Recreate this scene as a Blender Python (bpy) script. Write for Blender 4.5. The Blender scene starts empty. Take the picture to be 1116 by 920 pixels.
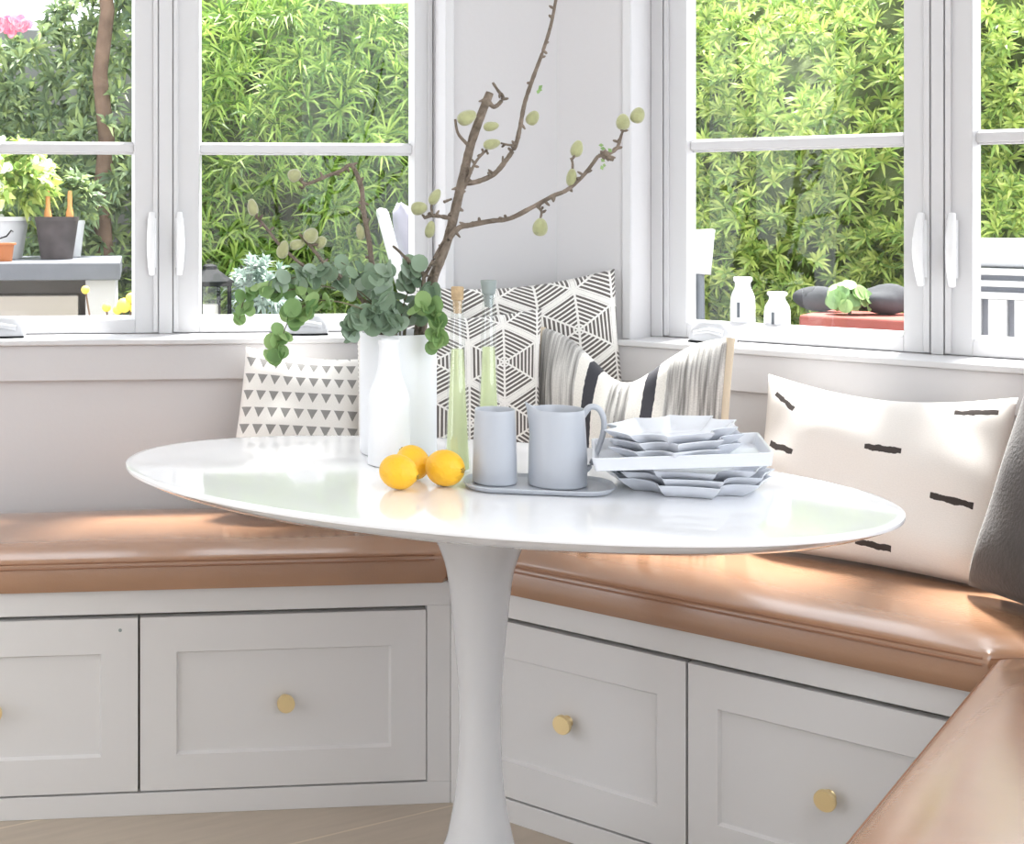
import bpy, math, random
from math import sin, cos, tan, pi, sqrt, radians, hypot, atan2
from mathutils import Vector, Matrix, Euler
rnd = random.Random(7)
COL = bpy.context.scene.collection

# ------------------------------------------------------------------ camera model
PX0, YH, F, H = 280.0, 226.0, 1445.0, 1.18
AL, BE = radians(40.0), radians(5.2)
B = Vector((0.6918, 3.0568, 0.0))                 # inner corner of the two window walls
ROTL, ROTR, ROTT = BE, -AL, -(AL + pi/2)
UC = 1.53                                          # length of the right-hand window wall
C3 = B + UC*Vector((cos(AL), -sin(AL), 0))

def P(px, py, Z):
    return Vector(((px-PX0)/F*Z, Z, H-(py-YH)/F*Z))
def onz(px, py, z):
    return P(px, py, (H-z)*F/(py-YH))
def frame(rot, org=B):
    return Matrix.Translation(org) @ Matrix.Rotation(rot, 4, 'Z')
ML, MR, MT = frame(ROTL), frame(ROTR), frame(ROTT, C3)
MLi, MRi = ML.inverted(), MR.inverted()
def upix(Mi, px, n):                               # coordinate along a wall of an image column on plane n
    c = Mi @ Vector((0, 0, 0)); d = Mi.to_3x3() @ Vector(((px-PX0)/F, 1, 0))
    t = (n-c.y)/d.y
    return c.x + d.x*t
def zpix(Mi, px, py, n):
    c = Mi @ Vector((0, 0, 0)); d = Mi.to_3x3() @ Vector(((px-PX0)/F, 1, 0))
    return H - (py-YH)/F*((n-c.y)/d.y)

# ------------------------------------------------------------------ mesh builder
class MB:
    def __init__(s):
        s.v, s.f, s.uv, s.mi = [], [], None, []
    def add(s, vs, fs, M=None, mi=0):
        k = len(s.v)
        for p in vs:
            p = Vector(p)
            s.v.append(M @ p if M else p)
        for f in fs:
            s.f.append(tuple(i+k for i in f)); s.mi.append(mi)
        return s
    def box(s, a, b, M=None, mi=0):
        x0, y0, z0 = a; x1, y1, z1 = b
        return s.add([(x0,y0,z0),(x1,y0,z0),(x1,y1,z0),(x0,y1,z0),(x0,y0,z1),(x1,y0,z1),(x1,y1,z1),(x0,y1,z1)],
                     [(0,3,2,1),(4,5,6,7),(0,1,5,4),(1,2,6,5),(2,3,7,6),(3,0,4,7)], M, mi)
    def prism(s, poly, z0, z1, M=None, mi=0):      # poly counter-clockwise
        n = len(poly)
        vs = [(x, y, z0) for x, y in poly] + [(x, y, z1) for x, y in poly]
        fs = [tuple(range(n-1, -1, -1)), tuple(range(n, 2*n))]
        fs += [(i, (i+1) % n, n+(i+1) % n, n+i) for i in range(n)]
        return s.add(vs, fs, M, mi)
    def lathe(s, prof, M=None, seg=40, sx=1, sy=1, mi=0, caps=True):
        vs, fs = [], []
        for r, z in prof:
            for i in range(seg):
                a = 2*pi*i/seg
                vs.append((r*sx*cos(a), r*sy*sin(a), z))
        m = len(prof)
        for j in range(m-1):
            for i in range(seg):
                k = (i+1) % seg
                fs.append((j*seg+i, j*seg+k, (j+1)*seg+k, (j+1)*seg+i))
        if caps:
            fs.append(tuple(range(seg-1, -1, -1)))
            fs.append(tuple((m-1)*seg+i for i in range(seg)))
        return s.add(vs, fs, M, mi)
    def tube(s, pts, rad, seg=8, M=None, mi=0):
        pts = [Vector(p) for p in pts]; n = len(pts)
        if not hasattr(rad, '__len__'): rad = [rad]*n
        vs, fs = [], []
        ref = Vector((0.31, 0.17, 0.93)).normalized()
        for i, p in enumerate(pts):
            t = (pts[min(i+1, n-1)]-pts[max(i-1, 0)])
            t = t.normalized() if t.length > 1e-9 else Vector((0, 0, 1))
            r0 = ref if abs(t.dot(ref)) < .97 else Vector((1, 0, 0))
            x = t.cross(r0).normalized(); y = t.cross(x).normalized()
            for k in range(seg):
                a = 2*pi*k/seg
                vs.append(p + rad[i]*(cos(a)*x + sin(a)*y))
        for j in range(n-1):
            for k in range(seg):
                q = (k+1) % seg
                fs.append((j*seg+k, j*seg+q, (j+1)*seg+q, (j+1)*seg+k))
        fs.append(tuple(range(seg-1, -1, -1))); fs.append(tuple((n-1)*seg+k for k in range(seg)))
        return s.add(vs, fs, M, mi)
    def ball(s, c, r, M=None, seg=16, ring=10, mi=0):
        if not hasattr(r, '__len__'): r = (r, r, r)
        vs, fs = [], []
        for j in range(1, ring):
            th = pi*j/ring
            for i in range(seg):
                a = 2*pi*i/seg
                vs.append((c[0]+r[0]*sin(th)*cos(a), c[1]+r[1]*sin(th)*sin(a), c[2]-r[2]*cos(th)))
        n = len(vs); vs += [(c[0], c[1], c[2]-r[2]), (c[0], c[1], c[2]+r[2])]
        for j in range(ring-2):
            for i in range(seg):
                k = (i+1) % seg
                fs.append((j*seg+i, j*seg+k, (j+1)*seg+k, (j+1)*seg+i))
        for i in range(seg):
            k = (i+1) % seg
            fs.append((n, k, i)); fs.append((n+1, (ring-2)*seg+i, (ring-2)*seg+k))
        return s.add(vs, fs, M, mi)
    def build(s, name, mats, parent=None, smooth=40, bevel=0, uv=None, rebase=False, solid=0, subsurf=0):
        me = bpy.data.meshes.new(name)
        off = Vector((0, 0, 0))
        if rebase:
            xs = [p.x for p in s.v]; ys = [p.y for p in s.v]; zs = [p.z for p in s.v]
            off = Vector(((min(xs)+max(xs))/2, (min(ys)+max(ys))/2, min(zs)))
        me.from_pydata([tuple(p-off) for p in s.v], [], s.f)
        if not isinstance(mats, (list, tuple)): mats = [mats]
        for m in mats: me.materials.append(m)
        if len(mats) > 1: me.polygons.foreach_set('material_index', s.mi)
        if uv:
            l = me.uv_layers.new(name='UVMap')
            for lp in me.loops: l.data[lp.index].uv = uv[lp.vertex_index]
        if smooth:
            me.polygons.foreach_set('use_smooth', [True]*len(me.polygons))
            if smooth < 180: me.set_sharp_from_angle(angle=radians(smooth))
        me.update()
        o = bpy.data.objects.new(name, me); COL.objects.link(o)
        o.location = off
        if parent: o.parent = parent
        if bevel:
            b = o.modifiers.new('bevel', 'BEVEL'); b.width = bevel; b.segments = 2
            b.limit_method = 'ANGLE'; b.angle_limit = radians(40); b.harden_normals = True
        if solid:
            d = o.modifiers.new('solid', 'SOLIDIFY'); d.thickness = solid; d.offset = 0
        if subsurf:
            d = o.modifiers.new('sub', 'SUBSURF'); d.levels = subsurf; d.render_levels = subsurf
        return o

def tag(o, label, cat, group=None, kind=None):
    o['label'] = label; o['category'] = cat
    if group: o['group'] = group
    if kind: o['kind'] = kind
    return o
def thing(name, label, cat, loc=(0, 0, 0), rot=(0, 0, 0), group=None, kind=None):
    o = bpy.data.objects.new(name, None); COL.objects.link(o)
    o.empty_display_size = .05
    o.location = loc; o.rotation_euler = rot
    return tag(o, label, cat, group, kind)
def struct(o):
    o['kind'] = 'structure'; return o

# ------------------------------------------------------------------ materials
def lin(r, g, b):
    f = lambda c: (c/255/12.92) if c/255 <= .04045 else ((c/255+.055)/1.055)**2.4
    return (f(r), f(g), f(b), 1)
class X:                                           # tiny node-expression helper
    nt = None
    def __init__(s, v): s.v = v
    @staticmethod
    def m(op, *a):
        n = X.nt.nodes.new('ShaderNodeMath'); n.operation = op
        for i, q in enumerate(a):
            q = q.v if isinstance(q, X) else q
            if isinstance(q, (int, float)): n.inputs[i].default_value = q
            else: X.nt.links.new(q, n.inputs[i])
        return X(n.outputs[0])
    def __add__(s, o): return X.m('ADD', s, o)
    def __sub__(s, o): return X.m('SUBTRACT', s, o)
    def __rsub__(s, o): return X.m('SUBTRACT', o, s)
    def __mul__(s, o): return X.m('MULTIPLY', s, o)
    __radd__ = __add__; __rmul__ = __mul__
    def __truediv__(s, o): return X.m('DIVIDE', s, o)
    def lt(s, o): return X.m('LESS_THAN', s, o)
    def gt(s, o): return X.m('GREATER_THAN', s, o)
    def abs(s): return X.m('ABSOLUTE', s)
    def fract(s): return X.m('FRACT', s)
    def mx(s, o): return X.m('MAXIMUM', s, o)
    def mn(s, o): return X.m('MINIMUM', s, o)
    def mod(s, o): return X.m('FLOORED_MODULO', s, o)

def mat(name, col, rough=.5, spec=.5, bump=0, bscale=60, var=0, vscale=8, coat=0, sheen=0, metal=0, trans=0, stretch=None, coord='Object'):
    m = bpy.data.materials.new(name); m.use_nodes = True
    nt = m.node_tree; b = nt.nodes['Principled BSDF']
    b.inputs['Base Color'].default_value = col; b.inputs['Roughness'].default_value = rough
    b.inputs['Specular IOR Level'].default_value = spec; b.inputs['Metallic'].default_value = metal
    b.inputs['Coat Weight'].default_value = 1.0 if coat == .55 else coat; b.inputs['Coat Roughness'].default_value = .05 if coat > .55 else .2
    b.inputs['Sheen Weight'].default_value = sheen
    tc = nt.nodes.new('ShaderNodeTexCoord'); src = tc.outputs[coord]
    if stretch:
        mp = nt.nodes.new('ShaderNodeMapping'); mp.inputs['Scale'].default_value = stretch
        nt.links.new(src, mp.inputs[0]); src = mp.outputs[0]
    if var:
        n = nt.nodes.new('ShaderNodeTexNoise'); n.inputs['Scale'].default_value = vscale; n.inputs['Detail'].default_value = 4
        nt.links.new(src, n.inputs['Vector'])
        r = nt.nodes.new('ShaderNodeMapRange'); r.inputs[1].default_value = .3; r.inputs[2].default_value = .7
        r.inputs[3].default_value = 1-var; r.inputs[4].default_value = 1+var
        nt.links.new(n.outputs['Fac'], r.inputs[0])
        x = nt.nodes.new('ShaderNodeVectorMath'); x.operation = 'SCALE'; x.inputs[0].default_value = col[:3]
        nt.links.new(r.outputs[0], x.inputs['Scale']); nt.links.new(x.outputs[0], b.inputs['Base Color'])
    if bump:
        n = nt.nodes.new('ShaderNodeTexNoise'); n.inputs['Scale'].default_value = bscale; n.inputs['Detail'].default_value = 5
        nt.links.new(src, n.inputs['Vector'])
        u = nt.nodes.new('ShaderNodeBump'); u.inputs['Strength'].default_value = bump; u.inputs['Distance'].default_value = .01
        nt.links.new(n.outputs['Fac'], u.inputs['Height']); nt.links.new(u.outputs[0], b.inputs['Normal'])
    return m
def leafmat(name, cols, rough=.5, trans=.3):       # colour differs leaf by leaf
    m = bpy.data.materials.new(name); m.use_nodes = True
    nt = m.node_tree; b = nt.nodes['Principled BSDF']; b.inputs['Roughness'].default_value = rough
    b.inputs['Specular IOR Level'].default_value = .3
    g = nt.nodes.new('ShaderNodeNewGeometry'); r = nt.nodes.new('ShaderNodeValToRGB')
    while len(r.color_ramp.elements) < len(cols): r.color_ramp.elements.new(.5)
    for i, c in enumerate(cols):
        r.color_ramp.elements[i].position = i/(len(cols)-1); r.color_ramp.elements[i].color = c
    nt.links.new(g.outputs['Random Per Island'], r.inputs[0]); nt.links.new(r.outputs[0], b.inputs['Base Color'])
    t = nt.nodes.new('ShaderNodeBsdfTranslucent'); nt.links.new(r.outputs[0], t.inputs[0])
    x = nt.nodes.new('ShaderNodeMixShader'); x.inputs[0].default_value = trans
    nt.links.new(b.outputs[0], x.inputs[1]); nt.links.new(t.outputs[0], x.inputs[2])
    nt.links.new(x.outputs[0], nt.nodes['Material Output'].inputs[0])
    return m
def glassmat(name, fac, tint=(1, 1, 1, 1)):
    m = bpy.data.materials.new(name); m.use_nodes = True
    nt = m.node_tree; nt.nodes.remove(nt.nodes['Principled BSDF'])
    t = nt.nodes.new('ShaderNodeBsdfTransparent'); t.inputs[0].default_value = tint
    g = nt.nodes.new('ShaderNodeBsdfGlossy'); g.inputs['Roughness'].default_value = .01
    lw = nt.nodes.new('ShaderNodeLayerWeight'); lw.inputs[0].default_value = .5
    X.nt = nt; fc = X(lw.outputs['Facing']); fr = X.m('POWER', fc, 5.0)*.6+fac      # Schlick-like, same from both faces
    x = nt.nodes.new('ShaderNodeMixShader')
    nt.links.new(fr.v, x.inputs[0])
    nt.links.new(t.outputs[0], x.inputs[1]); nt.links.new(g.outputs[0], x.inputs[2])
    nt.links.new(x.outputs[0], nt.nodes['Material Output'].inputs[0])
    return m
def patmat(name, fn, c0, c1, c2=None, rough=.9, weave=.25, wscale=900):
    """fn(u, v) -> mask(s) in UV space; c0 ground, c1 (and c2) pattern colours"""
    m = bpy.data.materials.new(name); m.use_nodes = True
    nt = m.node_tree; b = nt.nodes['Principled BSDF']; b.inputs['Roughness'].default_value = rough
    b.inputs['Specular IOR Level'].default_value = .2; b.inputs['Sheen Weight'].default_value = .15
    tc = nt.nodes.new('ShaderNodeTexCoord'); sp = nt.nodes.new('ShaderNodeSeparateXYZ')
    nt.links.new(tc.outputs['UV'], sp.inputs[0])
    X.nt = nt
    ns = nt.nodes.new('ShaderNodeTexNoise'); ns.inputs['Scale'].default_value = 26; ns.inputs['Detail'].default_value = 3
    nt.links.new(tc.outputs['UV'], ns.inputs['Vector'])
    jit = (X(ns.outputs['Fac'])-.5)
    res = fn(X(sp.outputs[0]), X(sp.outputs[1]), jit)
    if not isinstance(res, tuple): res = (res,)
    cur = None
    for k, (msk, col) in enumerate(zip(res, (c1, c2))):
        mx = nt.nodes.new('ShaderNodeMix'); mx.data_type = 'RGBA'
        nt.links.new(msk.v, mx.inputs[0])
        if cur is None: mx.inputs[6].default_value = c0
        else: nt.links.new(cur, mx.inputs[6])
        if isinstance(col, bpy.types.NodeSocket): nt.links.new(col, mx.inputs[7])
        else: mx.inputs[7].default_value = col
        cur = mx.outputs[2]
    # woven grain: thread to thread colour variation and bump
    n2 = nt.nodes.new('ShaderNodeTexNoise'); n2.inputs['Scale'].default_value = wscale/6; n2.inputs['Detail'].default_value = 2
    nt.links.new(tc.outputs['UV'], n2.inputs['Vector'])
    r = nt.nodes.new('ShaderNodeMapRange'); r.inputs[3].default_value = 1-weave; r.inputs[4].default_value = 1+weave*.6
    nt.links.new(n2.outputs['Fac'], r.inputs[0])
    sc = nt.nodes.new('ShaderNodeVectorMath'); sc.operation = 'SCALE'
    nt.links.new(cur, sc.inputs[0]); nt.links.new(r.outputs[0], sc.inputs['Scale'])
    nt.links.new(sc.outputs[0], b.inputs['Base Color'])
    bu = nt.nodes.new('ShaderNodeBump'); bu.inputs['Strength'].default_value = .10; bu.inputs['Distance'].default_value = .002
    nt.links.new(n2.outputs['Fac'], bu.inputs['Height']); nt.links.new(bu.outputs[0], b.inputs['Normal'])
    return m

M_wall = mat('wall_paint', lin(206, 205, 207), .7, .3, .03, 90)
M_trim = mat('white_trim_paint', lin(210, 210, 212), .35, .5)
M_cab = mat('pale_grey_cabinet_paint', lin(222, 220, 219), .42, .45, .02, 40)
M_dark = mat('cabinet_inside', lin(150, 145, 140), .8)
M_ceil = mat('ceiling_paint', lin(240, 240, 238), .8)
M_lac_lit = mat('white_lacquer_lit', lin(250, 250, 252), .10, .5, coat=.6)  # tabletop: same finish as the pedestal, whitened for the light falling on it
M_lac_shaded = mat('white_lacquer_shaded', lin(208, 208, 210), .10, .5, coat=.6)  # pedestal: same finish as the tabletop, its shade put into the colour
M_leather = mat('tan_leather', lin(164, 123, 94), .26, .6, .04, 220, .07, 5, coat=.55)
M_seam = mat('leather_piping', lin(150, 106, 78), .4, .5)
M_brass = mat('brushed_brass', lin(240, 218, 168), .36, .5, metal=1)
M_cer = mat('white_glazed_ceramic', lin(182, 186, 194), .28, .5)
M_matte = mat('white_matte_ceramic', lin(240, 241, 244), .45, .4)
M_dish = mat('white_porcelain', lin(222, 225, 232), .22, .5)
M_lemon = mat('lemon_skin', lin(247, 190, 40), .38, .5, .25, 160, .06, 20)
M_nub = mat('lemon_stem_end', lin(150, 120, 40), .7)
M_bark = mat('almond_bark', lin(128, 116, 104), .85, .2, .8, 140, .35, 40)
M_almond = mat('fuzzy_almond_hull', lin(166, 168, 126), .95, .1, .3, 200, .12, 60, sheen=.6)
M_cork = mat('cork', lin(190, 165, 130), .9, .2, .4, 150, .2, 90)
M_stop = mat('grey_stopper', lin(150, 160, 158), .5, .4)
M_glass = glassmat('window_glass', .022)
M_bglass = glassmat('bottle_glass', .10, (.985, .995, .99, 1))
M_handle = mat('white_hardware', lin(238, 239, 241), .3, .5)
M_crank = mat('white_hardware_shaded', lin(196, 198, 202), .35, .5)  # white hardware greyed, so the cover's shading is in the colour
M_velvet = mat('charcoal_fabric', lin(80, 77, 76), .9, .2, .18, 160, .10, 30, sheen=.25)
M_beige = mat('beige_edge_fabric', lin(222, 208, 186), .9, .2)
M_euc = leafmat('eucalyptus_leaf', [lin(112, 134, 110), lin(138, 160, 134), lin(168, 186, 168), lin(124, 148, 116)], .55, .25)
M_eucg = leafmat('fresh_eucalyptus_leaf', [lin(116, 150, 96), lin(142, 174, 112), lin(164, 192, 130)], .5, .3)
M_estem = mat('eucalyptus_stem', lin(118, 112, 88), .7)
M_hedge = leafmat('hedge_leaf', [lin(74, 108, 46), lin(114, 150, 64), lin(146, 178, 82), lin(182, 204, 108), lin(92, 130, 62)], .45, .35)
M_hedge2 = leafmat('shrub_leaf', [lin(100, 130, 66), lin(148, 178, 90), lin(188, 206, 110), lin(204, 216, 130), lin(118, 150, 82)], .5, .35)
M_vine = leafmat('vine_leaf', [lin(84, 104, 76), lin(114, 136, 98), lin(134, 154, 112), lin(156, 174, 108), lin(100, 122, 98)], .5, .3)
M_silver = leafmat('silver_leaf', [lin(140, 160, 150), lin(176, 192, 184), lin(118, 142, 128)], .6, .25)
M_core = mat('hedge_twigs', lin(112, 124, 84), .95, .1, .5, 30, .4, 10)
M_trunk = mat('garden_bark', lin(112, 92, 78), .9, .2, .6, 30, .3, 14)
M_pink = leafmat('pink_flower', [lin(230, 120, 150), lin(245, 190, 200)], .6, .3)
M_white_fl = leafmat('white_flower', [lin(250, 250, 245), lin(235, 240, 225)], .6, .3)
M_yel = mat('yellow_flower', lin(238, 212, 90), .7)
M_slate = mat('grey_stone_top', lin(104, 107, 114), .5, .4, .1, 40, .08, 14)
M_plaster = mat('white_plaster', lin(186, 185, 186), .8)
M_cream = mat('cream_panel', lin(158, 151, 143), .7)
M_block = mat('grey_block_wall', lin(140, 140, 140), .9, .2, .2, 20, .12, 3)
M_pave = mat('pale_paving', lin(150, 147, 142), .85, .2, .1, 20, .1, 3)
M_pot = mat('charcoal_pot', lin(74, 68, 68), .7, .3, .1, 30, .25, 20)
M_terra = mat('terracotta', lin(176, 108, 66), .8)
M_orange = mat('orange_wood', lin(206, 144, 84), .6)
M_black = mat('black_metal', lin(40, 42, 44), .8, .15)
M_legs = mat('grey_metal_legs', lin(96, 102, 108), .5)
M_lav = mat('pale_lavender_cushion', lin(158, 157, 170), .9)
M_outw = mat('white_outdoor_paint', lin(205, 206, 208), .5)
M_greyline = mat('grey_slat_paint', lin(165, 168, 178), .6)
M_red = mat('red_brick', lin(150, 84, 76), .85, .2, .2, 40, .1, 12)
M_canvas = mat('white_canvas', lin(248, 247, 244), .9)
M_rock = mat('garden_rock', lin(72, 73, 76), .9, .2, .3, 30, .2, 10)
M_soil = mat('soil', lin(88, 72, 58), .95)
M_candle = mat('candle_wax', lin(240, 238, 230), .6)

def liquid():
    m = bpy.data.materials.new('limoncello'); m.use_nodes = True
    nt = m.node_tree; b = nt.nodes['Principled BSDF']
    b.inputs['Base Color'].default_value = lin(240, 246, 214); b.inputs['Roughness'].default_value = .15
    t = nt.nodes.new('ShaderNodeBsdfTranslucent'); t.inputs[0].default_value = lin(244, 250, 220)
    tr = nt.nodes.new('ShaderNodeBsdfTransparent'); tr.inputs[0].default_value = lin(244, 250, 226)
    x = nt.nodes.new('ShaderNodeMixShader'); x.inputs[0].default_value = .5
    nt.links.new(b.outputs[0], x.inputs[1]); nt.links.new(t.outputs[0], x.inputs[2])
    y = nt.nodes.new('ShaderNodeMixShader'); y.inputs[0].default_value = .45
    nt.links.new(x.outputs[0], y.inputs[1]); nt.links.new(tr.outputs[0], y.inputs[2])
    nt.links.new(y.outputs[0], nt.nodes['Material Output'].inputs[0])
    return m
M_liq = liquid()

def floormat():
    m = bpy.data.materials.new('oak_floor'); m.use_nodes = True
    nt = m.node_tree; b = nt.nodes['Principled BSDF']; b.inputs['Roughness'].default_value = .45
    tc = nt.nodes.new('ShaderNodeTexCoord'); mp = nt.nodes.new('ShaderNodeMapping')
    mp.inputs['Rotation'].default_value = (0, 0, radians(-26.2)); mp.inputs['Location'].default_value = (.7, -.076, 0)
    nt.links.new(tc.outputs['Object'], mp.inputs[0])
    br = nt.nodes.new('ShaderNodeTexBrick'); br.inputs['Scale'].default_value = 1
    br.inputs['Brick Width'].default_value = 2.6; br.inputs['Row Height'].default_value = .30
    br.inputs['Mortar Size'].default_value = .0026; br.inputs['Bias'].default_value = 0
    br.inputs['Color1'].default_value = lin(180, 166, 150); br.inputs['Color2'].default_value = lin(192, 179, 163)
    br.inputs['Mortar'].default_value = lin(208, 193, 172); br.offset = .37
    nt.links.new(mp.outputs[0], br.inputs['Vector'])
    m2 = nt.nodes.new('ShaderNodeMapping'); m2.inputs['Scale'].default_value = (2.5, 30, 1)
    nt.links.new(mp.outputs[0], m2.inputs[0])
    n = nt.nodes.new('ShaderNodeTexNoise'); n.inputs['Scale'].default_value = 2.2; n.inputs['Detail'].default_value = 6
    nt.links.new(m2.outputs[0], n.inputs['Vector'])
    r = nt.nodes.new('ShaderNodeMapRange'); r.inputs[3].default_value = .84; r.inputs[4].default_value = 1.14
    nt.links.new(n.outputs['Fac'], r.inputs[0])
    x = nt.nodes.new('ShaderNodeVectorMath'); x.operation = 'SCALE'
    nt.links.new(br.outputs['Color'], x.inputs[0]); nt.links.new(r.outputs[0], x.inputs['Scale'])
    nt.links.new(x.outputs[0], b.inputs['Base Color'])
    return m
M_floor = floormat()

# ------------------------------------------------------------------ room shell
ZC = 2.55                                          # ceiling height
SILL = .887
SASHB, SASHT = .888, 2.06
TH = .18
mit = tan((AL+BE)/2)
def wall_piece(mb, u0, u1, z0, z1, m0=0, m1=0):    # m0/m1 lengthen the outer face at a mitred end
    mb.add([(u0,0,z0),(u1,0,z0),(u1+m1*TH,TH,z0),(u0-m0*TH,TH,z0),(u0,0,z1),(u1,0,z1),(u1+m1*TH,TH,z1),(u0-m0*TH,TH,z1)],
           [(0,3,2,1),(4,5,6,7),(0,1,5,4),(1,2,6,5),(2,3,7,6),(3,0,4,7)])
def wall(name, Mx, u0, u1, o0, o1, m0, m1):
    mb = MB()
    wall_piece(mb, u0, o0, 0, ZC, m0, 0); wall_piece(mb, o1, u1, 0, ZC, 0, m1)
    wall_piece(mb, o0, o1, 0, SILL-.02); wall_piece(mb, o0, o1, SASHT+.03, ZC)
    o = mb.build(name, M_wall, smooth=0); o.matrix_world = Mx
    return struct(o)
OL, OR = (-1.535, -.2626), (.181, 1.371)            # openings: left wall, right wall
wall('wall_left', ML, -3.4, 0, OL[0], OL[1], 0, mit)
wall('wall_right', MR, 0, UC, OR[0], OR[1], mit, 1)
mb = MB()                                          # side wall: full height beside the corner, then a half wall behind the near bench
wall_piece(mb, 0, .62, 0, ZC, 1, 0); wall_piece(mb, .62, 2.35, 0, .80)
o = mb.build('wall_side', M_wall, smooth=0); o.matrix_world = MT; struct(o)

bw = MB()                                          # unseen far left wall cutting front fill; opening put in for glass reflections
bw.box((-3.6, -2.2, 0), (-3.46, -.4, ZC)); bw.box((-3.6, 1.25, 0), (-3.46, 2.85, ZC))
bw.box((-3.6, -.4, 2.25), (-3.46, 1.25, ZC)); bw.box((-3.6, -.4, 0), (-3.46, 1.25, .35))
for y0, y1 in ((.20, .27), (.50, .53), (.80, .88)): bw.box((-3.58, y0, .35), (-3.48, y1, 2.25))  # added posts, breaking the reflection in the right window into streaks
struct(bw.build('wall_far_left', M_wall, smooth=0))
bw = MB(); bw.box((-3.46, -2.2, 0), (1.25, -2.06, ZC))  # unseen back wall, put in to cut the front fill light
struct(bw.build('wall_back', M_wall, smooth=0))
fl = MB()
def Wp(Mx, u, n): p = Mx @ Vector((u, n, 0)); return (p.x, p.y)
fp = [(-3.6, -2.2), Wp(MT, 2.35, .0), Wp(MT, 0, 0), Wp(ML, 0, 0), Wp(ML, -3.4, 0), (-3.6, 2.6)]
fl.prism([Wp(ML, -3.4, TH), (-3.6, -2.2), (1.2, -2.2), Wp(MT, 2.35, TH), Wp(MT, -TH, TH), Wp(ML, mit*TH, TH)], -.12, 0)
struct(fl.build('floor', M_floor, smooth=0))
ce = MB()
ce.prism([Wp(ML, -3.4, TH), (-3.6, -2.2), (1.2, -2.2), Wp(MT, 2.35, TH), Wp(MT, -TH, TH), Wp(ML, mit*TH, TH)], ZC, ZC+.15)
struct(ce.build('ceiling', M_ceil, smooth=0))

# aprons below the sills
def apron(name, Mx, u0, u1, m0, m1):
    mb = MB(); t = .016
    mb.add([(u0,-.0005,.795),(u1,-.0005,.795),(u1-m1*t,-t,.795),(u0+m0*t,-t,.795),(u0,-.0005,.8735),(u1,-.0005,.8735),(u1-m1*t,-t,.8735),(u0+m0*t,-t,.8735)],
           [(0,1,2,3),(4,7,6,5),(0,4,5,1),(1,5,6,2),(2,6,7,3),(3,7,4,0)])
    o = mb.build(name, M_wall, smooth=0, bevel=.002); o.matrix_world = Mx; struct(o)
    return o
apron('trim_1', ML, -3.39, 0, 0, mit)
apron('trim_2', MR, 0, UC-.001, mit, 1)

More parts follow.
